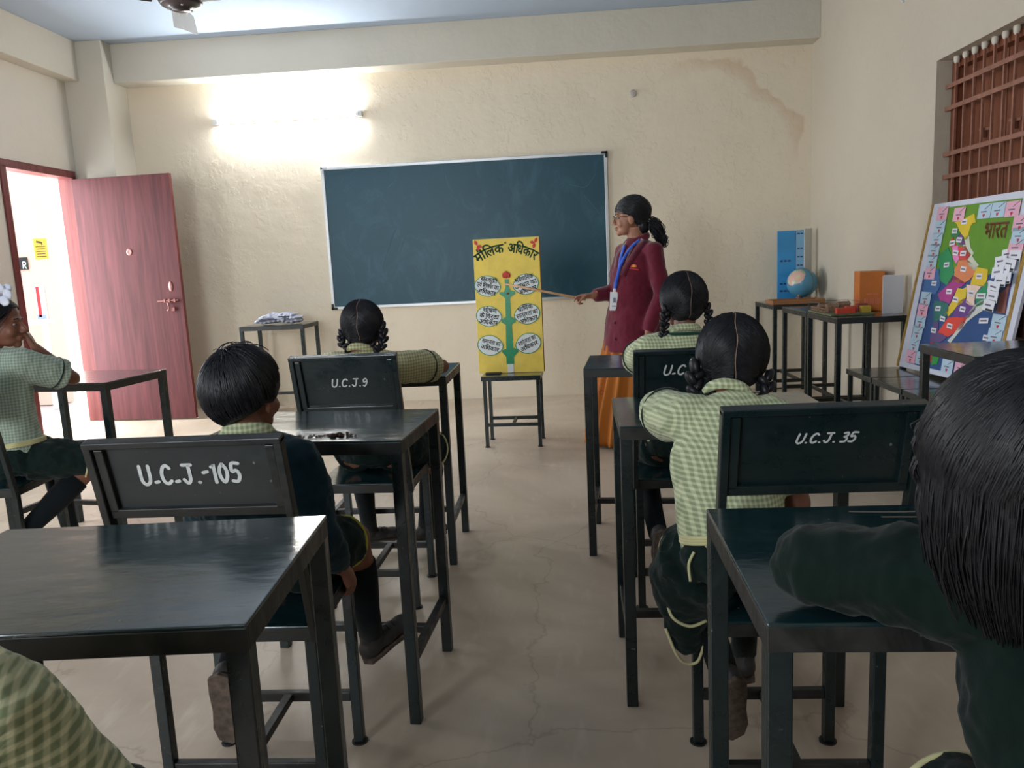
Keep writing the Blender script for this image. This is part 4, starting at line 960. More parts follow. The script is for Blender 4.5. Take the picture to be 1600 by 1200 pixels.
ST = [((60, 104, 160), 'sea_patch', [(0.125, 0.558), (0.285, 0.577), (0.32, 0.483), (0.283, 0.438), (0.138, 0.45)]),
 ((206, 208, 200), 'coast_edge', [(0.774, 0.521), (0.816, 0.522), (0.844, 0.424), (0.774, 0.375), (0.66, 0.315), (0.537, 0.195), (0.505, 0.205), (0.6, 0.30), (0.7, 0.40), (0.80, 0.44)]),
 ((200, 204, 180), 'mountain_edge', [(0.499, 0.75), (0.535, 0.726), (0.60, 0.661), (0.59, 0.645), (0.67, 0.60), (0.64, 0.57), (0.544, 0.62), (0.48, 0.70)]),
 ((214, 186, 40), 'map_piece', [(0.349, 0.823), (0.443, 0.835), (0.537, 0.858), (0.568, 0.813), (0.521, 0.795), (0.518, 0.739), (0.499, 0.727), (0.457, 0.753), (0.402, 0.792)]),
 ((44, 120, 66), 'map_piece', [(0.329, 0.763), (0.38, 0.784), (0.437, 0.766), (0.422, 0.737), (0.345, 0.744)]),
 ((96, 60, 118), 'map_piece', [(0.389, 0.738), (0.438, 0.761), (0.475, 0.728), (0.508, 0.702), (0.443, 0.704)]),
 ((204, 62, 60), 'map_piece', [(0.344, 0.722), (0.36, 0.747), (0.421, 0.696), (0.355, 0.693)]),
 ((210, 62, 66), 'map_piece', [(0.43, 0.696), (0.509, 0.698), (0.58, 0.653), (0.552, 0.625), (0.472, 0.625)]),
 ((226, 130, 186), 'map_piece', [(0.372, 0.692), (0.436, 0.7), (0.47, 0.629), (0.447, 0.604), (0.403, 0.633)]),
 ((30, 138, 84), 'map_piece', [(0.239, 0.651), (0.329, 0.693), (0.404, 0.629), (0.452, 0.546), (0.407, 0.486), (0.32, 0.509), (0.267, 0.577)]),
 ((216, 128, 82), 'map_piece', [(0.465, 0.621), (0.55, 0.629), (0.654, 0.593), (0.64, 0.549), (0.563, 0.507), (0.456, 0.513), (0.445, 0.587)]),
 ((220, 186, 44), 'map_piece', [(0.656, 0.589), (0.761, 0.579), (0.761, 0.497), (0.627, 0.501), (0.64, 0.549)]),
 ((166, 54, 130), 'map_piece', [(0.435, 0.546), (0.578, 0.508), (0.508, 0.481), (0.457, 0.395), (0.349, 0.406), (0.31, 0.439), (0.39, 0.485)]),
 ((238, 206, 188), 'map_piece', [(0.589, 0.5), (0.733, 0.496), (0.689, 0.455), (0.703, 0.397), (0.613, 0.412), (0.611, 0.46)]),
 ((34, 140, 90), 'map_piece', [(0.736, 0.489), (0.781, 0.521), (0.827, 0.431), (0.718, 0.394), (0.692, 0.448)]),
 ((222, 190, 50), 'map_piece', [(0.508, 0.481), (0.593, 0.488), (0.605, 0.436), (0.541, 0.391), (0.465, 0.328), (0.426, 0.342), (0.466, 0.395)]),
 ((104, 62, 134), 'map_piece', [(0.543, 0.408), (0.591, 0.431), (0.718, 0.394), (0.717, 0.378), (0.672, 0.335), (0.506, 0.331)]),
 ((40, 108, 100), 'map_piece', [(0.288, 0.403), (0.441, 0.394), (0.462, 0.336), (0.324, 0.283), (0.298, 0.351)]),
 ((216, 66, 52), 'map_piece', [(0.467, 0.324), (0.656, 0.338), (0.629, 0.283), (0.503, 0.225), (0.387, 0.236)]),
 ((92, 70, 120), 'map_piece', [(0.321, 0.291), (0.373, 0.295), (0.387, 0.236), (0.489, 0.22), (0.431, 0.188), (0.316, 0.185)]),
 ((44, 140, 60), 'map_piece', [(0.377, 0.18), (0.478, 0.18), (0.468, 0.136), (0.441, 0.068), (0.383, 0.056), (0.37, 0.12)]),
 ((150, 52, 46), 'map_piece', [(0.322, 0.18), (0.375, 0.18), (0.378, 0.068), (0.34, 0.072)]),
 ((140, 84, 74), 'map_piece', [(0.90, 0.47), (0.97, 0.527), (0.975, 0.38), (0.90, 0.384)])]
for i, (c, nm, poly) in enumerate(ST):
    # irregular, hand-cut outline
    random.seed(i); P = []
    for a, b in zip(poly, poly[1:]+poly[:1]):
        P.append(a); P.append(((a[0]+b[0])/2+random.uniform(-.008, .008), (a[1]+b[1])/2+random.uniform(-.008, .008)))
    plate(nm, P, c, 0.0015, 0.0028)
random.seed(9)
tagm = mapmat((222, 220, 226)); prm = mat('small_print', srgb(110, 100, 120), 0.6)
for i, (u, v) in enumerate([(0.452, 0.821), (0.371, 0.778), (0.434, 0.729), (0.368, 0.714), (0.422, 0.662), (0.5, 0.658), (0.35, 0.599), (0.532, 0.578), (0.695, 0.545), (0.428, 0.459), (0.511, 0.421), (0.651, 0.46), (0.745, 0.45), (0.248, 0.497), (0.344, 0.364), (0.598, 0.376), (0.414, 0.313), (0.501, 0.282), (0.339, 0.244), (0.812, 0.333), (0.861, 0.255)]):
    hw = 0.04 if i in (12, 19) else 0.027
    a = random.uniform(-0.1, 0.1)
    def rc(hu, hv): return [(u+x*hu*math.cos(a)-y*hv*math.sin(a), v+x*hu*math.sin(a)+y*hv*math.cos(a)) for x, y in ((-1, -1), (1, -1), (1, 1), (-1, 1))]
    lb = plate('name_label', rc(hw, 0.013), None, 0.0045, 0.001, m=tagm)
    plate('label_print', rc(hw*0.7, 0.004), None, 0.0056, 0.0004, parent=lb, m=prm)
cardw = mapmat((226, 226, 234)); strip = MT['black']
for i, (u, v) in enumerate([(0.905, 0.65), (0.971, 0.643), (0.871, 0.616), (0.954, 0.603), (0.924, 0.577), (0.882, 0.565), (0.957, 0.537), (0.929, 0.525), (0.894, 0.494), (0.902, 0.45), (0.893, 0.408)]):
    a = random.uniform(-0.15, 0.2); h0 = 0.004+0.0035*i
    def rc(cu, cv, hu, hv): return [(u+(cu+x*hu)*math.cos(a)-(cv+y*hv)*math.sin(a), v+(cu+x*hu)*math.sin(a)+(cv+y*hv)*math.cos(a)) for x, y in ((-1, -1), (1, -1), (1, 1), (-1, 1))]
    cd = plate('state_card', rc(0, 0, 0.047, 0.026), None, h0, 0.0015, m=cardw)
    plate('magnet_strip', rc(0.012, -0.02, 0.03, 0.005), None, h0+0.0016, 0.0008, parent=cd, m=strip); plate('card_print', rc(-0.005, 0.002, 0.025, 0.004), None, h0+0.0016, 0.0004, parent=cd, m=prm)
pinkm = mapmat((226, 170, 190)); lbm = mapmat((178, 202, 218)); heart = mat('red_heart', srgb(190, 40, 60), 0.5); linem = mat('fine_dark_line', srgb(70, 76, 96), 0.6)
cards = [(p, pinkm) for p in [(0.199, 0.878), (0.385, 0.863), (0.872, 0.86), (0.958, 0.791), (0.958, 0.683), (0.18, 0.554), (0.173, 0.345), (0.131, 0.075), (0.686, 0.085)]] + \
        [(p, lbm) for p in [(0.198, 0.805), (0.19, 0.738), (0.18, 0.678), (0.177, 0.617), (0.182, 0.411), (0.171, 0.28), (0.16, 0.215), (0.148, 0.145), (0.252, 0.079), (0.632, 0.864), (0.752, 0.863), (0.966, 0.735), (0.939, 0.336), (0.929, 0.268), (0.553, 0.075)]]
for (u, v), m_ in cards:
    hu, hv = (0.058, 0.036)
    def rc(cu, cv, au, av): return [(u+cu+x*au, v+cv+y*av) for x, y in ((-1, -1), (1, -1), (1, 1), (-1, 1))]
    cd = plate('border_card', rc(0, 0, hu, hv), None, 0.0042, 0.0015, m=m_)
    hp = [(u+x*0.011, v-0.022+y*0.010) for x, y in ((0, -1), (0.9, 0.1), (0.9, 0.7), (0.45, 0.95), (0, 0.55), (-0.45, 0.95), (-0.9, 0.7), (-0.9, 0.1))]
    plate('heart', hp, None, 0.0058, 0.0006, parent=cd, m=heart); plate('card_print', rc(-0.005, -0.003, 0.026, 0.003), None, 0.0058, 0.0004, parent=cd, m=prm)
    mb = MB(); mb.bar(MPt(u+0.004, v+0.01, 0.0062), MPt(u+0.052, v+0.033, 0.0062), 0.004, 0.001); mb.build('twig_print', linem, cd)
mb = MB(); put_text(mb, 'भारत', 0.115, 0.76, 0.765, lambda x, y, h: MPt(x, y, 0.0040), bold=0.003, fit=0.2)
mb.build('title_lettering', mat('brown_lettering', srgb(120, 78, 40), 0.6), mpb, recalc=False)

# ================================================================== people
def rotz(y, p=0.0, r=0.0):
    """head frame: y turns about z (0 faces +y), p nods forward, r tilts sideways"""
    return Matrix.Rotation(y, 3, 'Z') @ Matrix.Rotation(-p, 3, 'X') @ Matrix.Rotation(r, 3, 'Y')
def hand(mb, wr, f, n, s=1.0, curl=(0.5, 0.6, 0.7, 0.8), thumb=1, tcurl=0.5, spread=0.10):
    """palm and five fingers; f = direction of the fingers, n = direction the palm faces, thumb = side sign"""
    f = V(f).normalized(); n = V(n); n = (n - f*n.dot(f)).normalized(); sd = f.cross(n)*thumb
    wr = V(wr)
    P = lambda a, b, c: wr + f*a*s + sd*b*s + n*c*s
    mb.tube([P(-0.01, 0, 0), P(0.02, 0, 0), P(0.05, 0.002, 0), P(0.078, 0.002, 0)], [(0.024*s, 0.017*s), (0.030*s, 0.016*s), (0.038*s, 0.014*s), (0.036*s, 0.011*s)], n=14, side=sd)
    base = [(0.080, 0.029), (0.085, 0.0095), (0.081, -0.010), (0.072, -0.029)]
    lens = [0.070, 0.078, 0.072, 0.056]
    for i, ((a, b), ln) in enumerate(zip(base, lens)):
        p = P(a-0.012, b, 0); c = curl[i]; ang = c*0.55; d0 = (f + sd*(spread*(1.5-i)*0.5)).normalized(); pts = [p]; q = p
        for k, frac in enumerate((0.46, 0.30, 0.24)):
            seg = ln*frac*s + (0.012*s if k == 0 else 0)
            dd = d0*math.cos(ang) + n*math.sin(ang); q = q + dd*seg; pts.append(q); ang += c*(1.0 if k == 0 else 0.75)
        r = (0.0088 if i < 3 else 0.0076)*s
        mb.tube(pts, [r*1.1, r, r*0.92, r*0.75], n=8); mb.ell(pts[-1], (r*0.8,)*3, n=8, m=6)
    t0 = P(0.022, 0.020, 0.004); t1 = P(0.045, 0.040, 0.012); d2 = (f*math.cos(tcurl*0.6) - sd*math.sin(tcurl*0.6)*0.5 + n*math.sin(tcurl)*0.9).normalized()
    t2 = t1 + d2*0.034*s; d3 = (d2 - sd*0.3*tcurl + n*0.25*tcurl).normalized(); t3 = t2 + d3*0.025*s
    mb.tube([t0, t1, t2, t3], [0.014*s, 0.0115*s, 0.0098*s, 0.0075*s], n=8); mb.ell(t3, (0.0078*s,)*3, n=8, m=6)

def head_prims(mb, H, R, s=1.0, jaw=1.0):
    def E(c, r): mb.ell(V(H) + R @ (V(c)*s), tuple(x*s for x in r), R, n=18, m=12)
    E((0, -0.015, 0.03), (0.073, 0.092, 0.083)); E((0, 0.028, -0.022), (0.058, 0.050, 0.068)); E((0, 0.036, -0.068*jaw), (0.043, 0.040, 0.030))
    E((0, 0.066, -0.084*jaw), (0.019, 0.017, 0.017)); E((0, 0.066, 0.022), (0.046, 0.015, 0.012))
    for q in (-1, 1):
        E((q*0.034, 0.053, -0.030), (0.021, 0.019, 0.024)); E((q*0.009, 0.089, -0.032), (0.008, 0.009, 0.007))
        E((q*0.073, -0.006, -0.012), (0.009, 0.019, 0.031)); E((q*0.079, -0.012, 0.004), (0.006, 0.016, 0.016))
    mb.tube([V(H) + R @ (V(p)*s) for p in ((0, 0.072, 0.016), (0, 0.086, -0.006), (0, 0.099, -0.025), (0, 0.098, -0.033))], [0.0075*s, 0.009*s, 0.0105*s, 0.009*s], n=10)
    E((0, 0.080, -0.053), (0.021, 0.009, 0.0055)); E((0, 0.078, -0.063), (0.018, 0.009, 0.0065))
def face_parts(root, H, R, s=1.0):
    ew = mat('eye_white', srgb(150, 142, 134), 0.4); ei = mat('iris_brown', srgb(34, 22, 16), 0.15); lp = mat('lip', srgb(142, 78, 70), 0.5); br = MT['hair']
    for q in (-1, 1):
        mb = MB(); c = V(H) + R @ (V((q*0.030, 0.0672, 0.0))*s); mb.ell(c, (0.0115*s, 0.0065*s, 0.006*s), R, n=14, m=8); e = mb.build('eye', ew, root, world=True, smooth=True)
        mb = MB(); c2 = V(H) + R @ (V((q*0.030, 0.0722, 0.0))*s); mb.ell(c2, (0.0055*s, 0.003*s, 0.0055*s), R, n=12, m=8); e2 = mb.build('iris', ei, e, world=True, smooth=True)
        mb = MB(); mb.tube([V(H) + R @ (V(p)*s) for p in ((q*0.012, 0.081, 0.021), (q*0.030, 0.0805, 0.027), (q*0.048, 0.068, 0.022))], [0.0022*s, 0.003*s, 0.0015*s], n=6); mb.build('eyebrow', br, root, world=True, smooth=True)
    mb = MB(); mb.ell(V(H) + R @ (V((0, 0.0815, -0.053))*s), (0.019*s, 0.0085*s, 0.0045*s), R, n=14, m=8); mb.ell(V(H) + R @ (V((0, 0.080, -0.062))*s), (0.016*s, 0.0085*s, 0.0055*s), R, n=14, m=8)
    mb.build('lips', lp, root, world=True, smooth=True)

MT['hair'] = hair_mat('black_hair')
MT['hair_brown'] = hair_mat('soft_black_hair', (0.006, 0.006, 0.007, 1), (0.024, 0.023, 0.027, 1), 0.40)
MT['skin'] = mat('brown_skin', srgb(128, 82, 62), 0.5, var=0.06, vscale=20, bump=0.0006, bscale=160)
MT['skin_dark'] = mat('dark_brown_skin', srgb(110, 68, 52), 0.5, var=0.06, vscale=20, bump=0.0006, bscale=160)
MT['skin_adult'] = mat('tan_skin', srgb(160, 112, 88), 0.5, var=0.05, vscale=20, bump=0.0005, bscale=160)
MT['shirt'] = check_mat('green_check_shirt', srgb(140, 150, 116), srgb(204, 208, 170), 92, line=0.27)
MT['shirt_tan'] = check_mat('tan_green_check_shirt', srgb(140, 138, 100), srgb(200, 194, 152), 88, line=0.27)
MT['shirt_grey'] = check_mat('greyed_check_shirt', srgb(128, 144, 128), srgb(176, 188, 172), 92, line=0.27)
MT['shirt_near'] = check_mat('near_check_shirt', srgb(128, 136, 100), srgb(212, 206, 166), 90, line=0.29)
MT['green'] = cloth_mat('dark_green_uniform', srgb(14, 32, 28), wrinkle=0.010, wscale=11, sheen=0.08)
MT['sweater_teal'] = cloth_mat('teal_sweater', srgb(8, 38, 48), wrinkle=0.004, wscale=20, sheen=0.1)
MT['sweater_green'] = cloth_mat('bottle_green_sweater', srgb(4, 24, 18), wrinkle=0.004, wscale=18, sheen=0.06)
MT['piping'] = cloth_mat('cream_piping', srgb(206, 200, 150))
MT['piping_yellow'] = cloth_mat('yellow_piping', srgb(196, 190, 60))
MT['band'] = cloth_mat('dark_trim', srgb(24, 40, 36))
MT['sock'] = cloth_mat('dark_sock', srgb(16, 22, 26), wrinkle=0.002, wscale=60, sheen=0.05)
MT['shoe'] = mat('scuffed_shoe', srgb(52, 48, 46), 0.6, var=0.4, vscale=22, bump=0.002, bscale=60)
MT['sole'] = mat('tan_shoe_sole', srgb(92, 78, 68), 0.85, var=0.35, vscale=60)

def hdir(az, el): return V((math.sin(az)*math.cos(el), math.cos(az)*math.cos(el), math.sin(el)))
def slerp(a, b, t):
    d = max(-1, min(1, a.dot(b))); w_ = math.acos(d)
    if w_ < 1e-4: return a.lerp(b, t)
    return (a*math.sin((1-t)*w_) + b*math.sin(t*w_))/math.sin(w_)
class Hair:
    def __init__(s, H, R, sc_, rad=(0.083, 0.101, 0.094), off=(0, -0.016, 0.026)):
        s.mb = MB(); s.H = V(H); s.R = R; s.s = sc_; s.rad = rad; s.off = V(off)
    def pt(s, d, k=1.0, drop=0.0):
        p = V((d.x*s.rad[0], d.y*s.rad[1], d.z*s.rad[2]))*k + s.off
        return s.H + s.R @ (p*s.s) + V((0, 0, -drop))
    def cap(s, crown, bound, k=0.96, n=40, m=12, kin=0.80):
        vs, fs = [], []
        for kk in (k, kin):
            for j in range(m+1):
                for i in range(n):
                    az = 2*PI*i/n; b = hdir(az, bound(az)); vs.append(s.pt(slerp(crown, b, j/m), kk))
        for q in (0, 1):
            o = q*(m+1)*n
            for j in range(m):
                for i in range(n): fs.append((o+j*n+i, o+j*n+(i+1) % n, o+(j+1)*n+(i+1) % n, o+(j+1)*n+i))
        o = (m+1)*n
        for i in range(n): fs.append((m*n+i, m*n+(i+1) % n, o+m*n+(i+1) % n, o+m*n+i))
        s.mb.add(vs, fs)
    def lock(s, dirs, r, k0=1.0, k1=1.0, bulge=0.03, drop=0.0, n=8, jit=0.0, tail=None, sides=4):
        """a thin lock lying on the head from direction to direction, optionally hanging on past it"""
        pts = []
        a, b = dirs[0], dirs[-1]
        for i in range(n+1):
            t = i/n
            d = slerp(a, b, t) if len(dirs) == 2 else (slerp(dirs[0], dirs[1], t*2) if t < .5 else slerp(dirs[1], dirs[2], t*2-1))
            pts.append(s.pt(d, k0+(k1-k0)*t + bulge*math.sin(PI*t) + (random.gauss(0, jit) if jit else 0)))
        if tail:
            p = pts[-1]
            for q in tail: p = p + V(q); pts.append(p)
        m_ = len(pts); s.mb.tube(pts, [r*(0.55+0.45*math.sin(PI*min(1, (i+0.6)/m_))) for i in range(m_)], n=sides, caps=False)
    def build(s, root, m=None, name='hair'): 
        return s.mb.build(name, m or MT['hair'], root, world=True, smooth=True, recalc=False)
def braid(mb, pts, r):
    P = [V(p) for p in cat([tuple(q) for q in pts], 10)]
    L_ = [0]
    for a, b in zip(P, P[1:]): L_.append(L_[-1]+(b-a).length)
    tot = L_[-1]; step = r*0.62; k = 0; d = 0
    while d < tot:
        i = max(j for j in range(len(L_)) if L_[j] <= d+1e-9); i = min(i, len(P)-2)
        t = (P[i+1]-P[i]).normalized(); sd = t.cross(V((0.2, -1, 0.1))).normalized(); u = sd.cross(t)
        c = P[i] + (P[i+1]-P[i])*((d-L_[i])/max(1e-9, L_[i+1]-L_[i]))
        sg = 1 if k % 2 else -1; rr_ = r*(1.0 - 0.35*d/tot)
        ax = (t*0.8 + sd*(-sg)*0.62).normalized(); by = u; cx_ = by.cross(ax)
        M3 = Matrix((cx_, by, ax)).transposed()
        mb.ell(c+sd*sg*rr_*0.42, (rr_*0.52, rr_*0.72, rr_*1.0), M3, n=12, m=8); d += step; k += 1
def hair_parted(root, H, R, s, braids, strands=900, m=None, seed=1, gather=(-0.42, -0.55)):
    """centre parting from brow to nape, hair drawn to both sides and plaited"""
    random.seed(seed); h = Hair(H, R, s, rad=(0.091, 0.108, 0.104), off=(0, -0.018, 0.020))
    def bound(az):
        a = abs((az+PI) % (2*PI)-PI)
        return math.radians(32 if a < 0.6 else 32-(a-0.6)/(0.8)*52 if a < 1.4 else -20-(a-1.4)/(PI-1.4)*45)
    h.cap(hdir(PI, math.radians(70)), bound, 0.965)
    for sg in (-1, 1):
        g0 = hdir(sg*(PI/2+0.62), -0.80)
        for i in range(strands//2):
            t = random.random(); ang_ = math.radians(40)+t*math.radians(205)   # along the parting, front to nape
            a = V((sg*0.035, math.cos(ang_), math.sin(ang_))).normalized()
            g = (g0 + V((random.gauss(0, .08), random.gauss(0, .12), random.gauss(0, .16)))).normalized()
            mid = (a+g+V((sg*0.5, 0.1*math.cos(ang_)-.05, 0.05))).normalized()
            h.lock([a, mid, g], 0.0015*s*random.uniform(.7, 1.3), 0.978, 0.965, 0.022+random.uniform(-.004, .008), n=9)
    h.build(root, m)
    for pts, r in braids:
        mb = MB(); braid(mb, [V(H) + R @ (V(p)*s) for p in pts], r*s); mb.build('braid', m or MT['hair'], root, world=True, smooth=True)
    mb = MB(); vs = []; fs = []
    for k in range(25):
        a = math.radians(42+k*188/24); w_ = 0.0011*(1+0.3*math.sin(k*1.7))
        for q in (-1, 1):
            p = h.pt(V((0, math.cos(a), math.sin(a))), 0.987); vs.append(p + R @ V((q*w_+0.002*math.sin(k*0.9), 0, 0)))
    fs = [(2*k, 2*k+1, 2*k+3, 2*k+2) for k in range(24)]
    mb.add(vs, fs); mb.build('parting', MT['scalp'], root, world=True, smooth=True, recalc=False)
MT['scalp'] = mat('scalp_skin', srgb(128, 104, 92), 0.6)
def hair_short(root, H, R, s, strands=1800, seed=2, m=None):
    random.seed(seed); h = Hair(H, R, s, rad=(0.090, 0.108, 0.104), off=(0, -0.018, 0.020))
    crown = hdir(PI+0.2, math.radians(66))
    def bound(az):
        a = abs((az+PI) % (2*PI)-PI)
        if a < 0.8: return math.radians(26)
        if a < 1.35: return math.radians(26-(a-0.8)/0.55*46)
        if a < 1.75: return math.radians(-20)
        return math.radians(-26-(a-1.75)/(PI-1.75)*38)
    h.cap(crown, bound, 0.955)
    for i in range(strands):
        az = random.uniform(0, 2*PI); b0 = bound(az); t0 = random.random()**0.6*0.55; t1 = min(1.0, t0+random.uniform(.35, .6))
        e = hdir(az+0.25+random.gauss(0, .05), b0+random.gauss(0, .03)); c0 = (crown + V((random.gauss(0, .06), random.gauss(0, .06), 0))).normalized()
        a = slerp(c0, e, t0); b = slerp(c0, e, t1)
        h.lock([a, b], 0.0015*s*random.uniform(.7, 1.3), 0.975, 0.98, 0.016+random.uniform(-.004, .014), n=6)
    for i in range(26):   # tousled ends on the crown
        a = (crown + V((random.gauss(0, .25), random.gauss(0.1, .3), 0))).normalized()
        b = (a + V((random.gauss(.1, .22), random.gauss(0, .22), random.gauss(0.05, .12)))).normalized()
        h.lock([a, b], 0.0014*s, 0.99, 1.07, 0.03, n=5)
    h.build(root, m)
def hair_bob(root, H, R, s, strands=1500, seed=3, m=None, length=0.07):
    random.seed(seed); h = Hair(H, R, s, rad=(0.095, 0.113, 0.106), off=(0, -0.018, 0.016))
    crown = hdir(PI-0.25, math.radians(62))
    def bound(az):
        a = abs((az+PI) % (2*PI)-PI)
        return math.radians(24 if a < 0.75 else 24-(a-0.75)/0.5*62 if a < 1.25 else -38-(a-1.25)/(PI-1.25)*10)
    h.cap(crown, bound, 0.955)
    h.mb.ell(V(H) + R @ (V((0, -0.030, -0.070))*s), (0.070*s, 0.060*s, 0.075*s), R)
    for i in range(strands):
        NC = 96; kc = random.randrange(NC); az = 2*PI*kc/NC + 0.05*math.sin(kc*5.1); a_ = abs((az+PI) % (2*PI)-PI)
        up_ = random.random()**1.3*(0.75 if a_ > 1.15 else 0.05); e = hdir(az+random.gauss(0, .05), bound(az)+up_+random.gauss(0, .02)); c0 = (crown + V((random.gauss(0, .05), random.gauss(0, .05), 0))).normalized()
        t0 = 0 if random.random() < .45 else random.uniform(0, .5)
        a = slerp(c0, e, t0); L_ = length*(0.8+0.25*math.sin(kc*2.3)+random.uniform(-.12, .08))*(0.25 if a_ < 1.0 else 1.0) + (0.104*s*(math.sin(bound(az)+up_)-math.sin(bound(az)))); out = e.copy(); out.z = 0
        o = R @ out
        wv = random.gauss(0, .0012)
        kk = L_/0.09; tail = [V((o.x*.002+wv, o.y*.002+wv, -L_/5)), V((-o.x*.001*kk+wv, -o.y*.001*kk, -L_/5)), V((-o.x*.004*kk+wv, -o.y*.004*kk, -L_/5)), V((-o.x*.006*kk, -o.y*.006*kk, -L_/5)), V((-o.x*.009*kk, -o.y*.009*kk, -L_/5))]
        clump = 0.5+0.5*math.sin(kc*3.7)
        h.lock([a, e], 0.0010*s*random.uniform(.7, 1.5), 0.975, 0.985, 0.012+0.014*clump+0.012*random.random(), n=8, tail=tail)
    h.build(root, m)

def ring(mb, c, axis, side, rx, ry, r, n=28):
    """closed tube ring around an axis"""
    c = V(c); ax = V(axis).normalized(); sd = V(side); sd = (sd-ax*sd.dot(ax)).normalized(); up = ax.cross(sd)
    pts = [c + sd*math.cos(2*PI*k/n)*rx + up*math.sin(2*PI*k/n)*ry for k in range(n)]; pts += pts[:2]
    mb.tube(pts, r, n=8, caps=False)

def shoe(root, ank, toe, up=(0, 0, 1), s=1.0, m=None, name='shoe'):
    """low school shoe; ank = ankle joint, toe = direction of the foot, up = direction of the shin"""
    ank, toe, up = V(ank), V(toe).normalized(), V(up).normalized(); up = (up-toe*up.dot(toe)).normalized(); sd = toe.cross(up)
    P = lambda a, b, c: ank + toe*a*s + sd*b*s + up*c*s
    R = Matrix((sd, toe, up)).transposed()
    mb = MB()
    mb.ell(P(-0.012, 0, -0.035), (0.032*s, 0.042*s, 0.036*s), R); mb.ell(P(0.05, 0, -0.040), (0.034*s, 0.062*s, 0.028*s), R); mb.ell(P(0.105, 0.002, -0.046), (0.037*s, 0.045*s, 0.022*s), R)
    mb.tube([P(-0.005, 0, -0.03), P(0.0, 0, 0.012)], [(0.032*s, 0.038*s), (0.030*s, 0.036*s)], n=14, side=sd)
    o = blob(name, mb, m or MT['shoe'], root, 0.005, 2)
    mb = MB(); pl = [(-0.052, 0.0), (-0.04, 0.026), (0.0, 0.030), (0.05, 0.030), (0.10, 0.038), (0.135, 0.030), (0.150, 0.0), (0.135, -0.030), (0.10, -0.038), (0.05, -0.030), (0.0, -0.030), (-0.04, -0.026)]
    mb.prism([P(a, b, -0.076) for a, b in pl], 0.014*s, up); mb.build('sole', MT['sole'], o, world=True, bevel=0.002)
    mb = MB()
    for a in (0.035, 0.055, 0.075): mb.tube([P(a, -0.018, -0.014-(a-.035)*.16), P(a+0.004, 0, -0.006-(a-.035)*.2), P(a, 0.018, -0.014-(a-.035)*.16)], 0.0028*s, n=6)
    mb.build('lace', MT['black'], o, world=True, smooth=True)
    return o

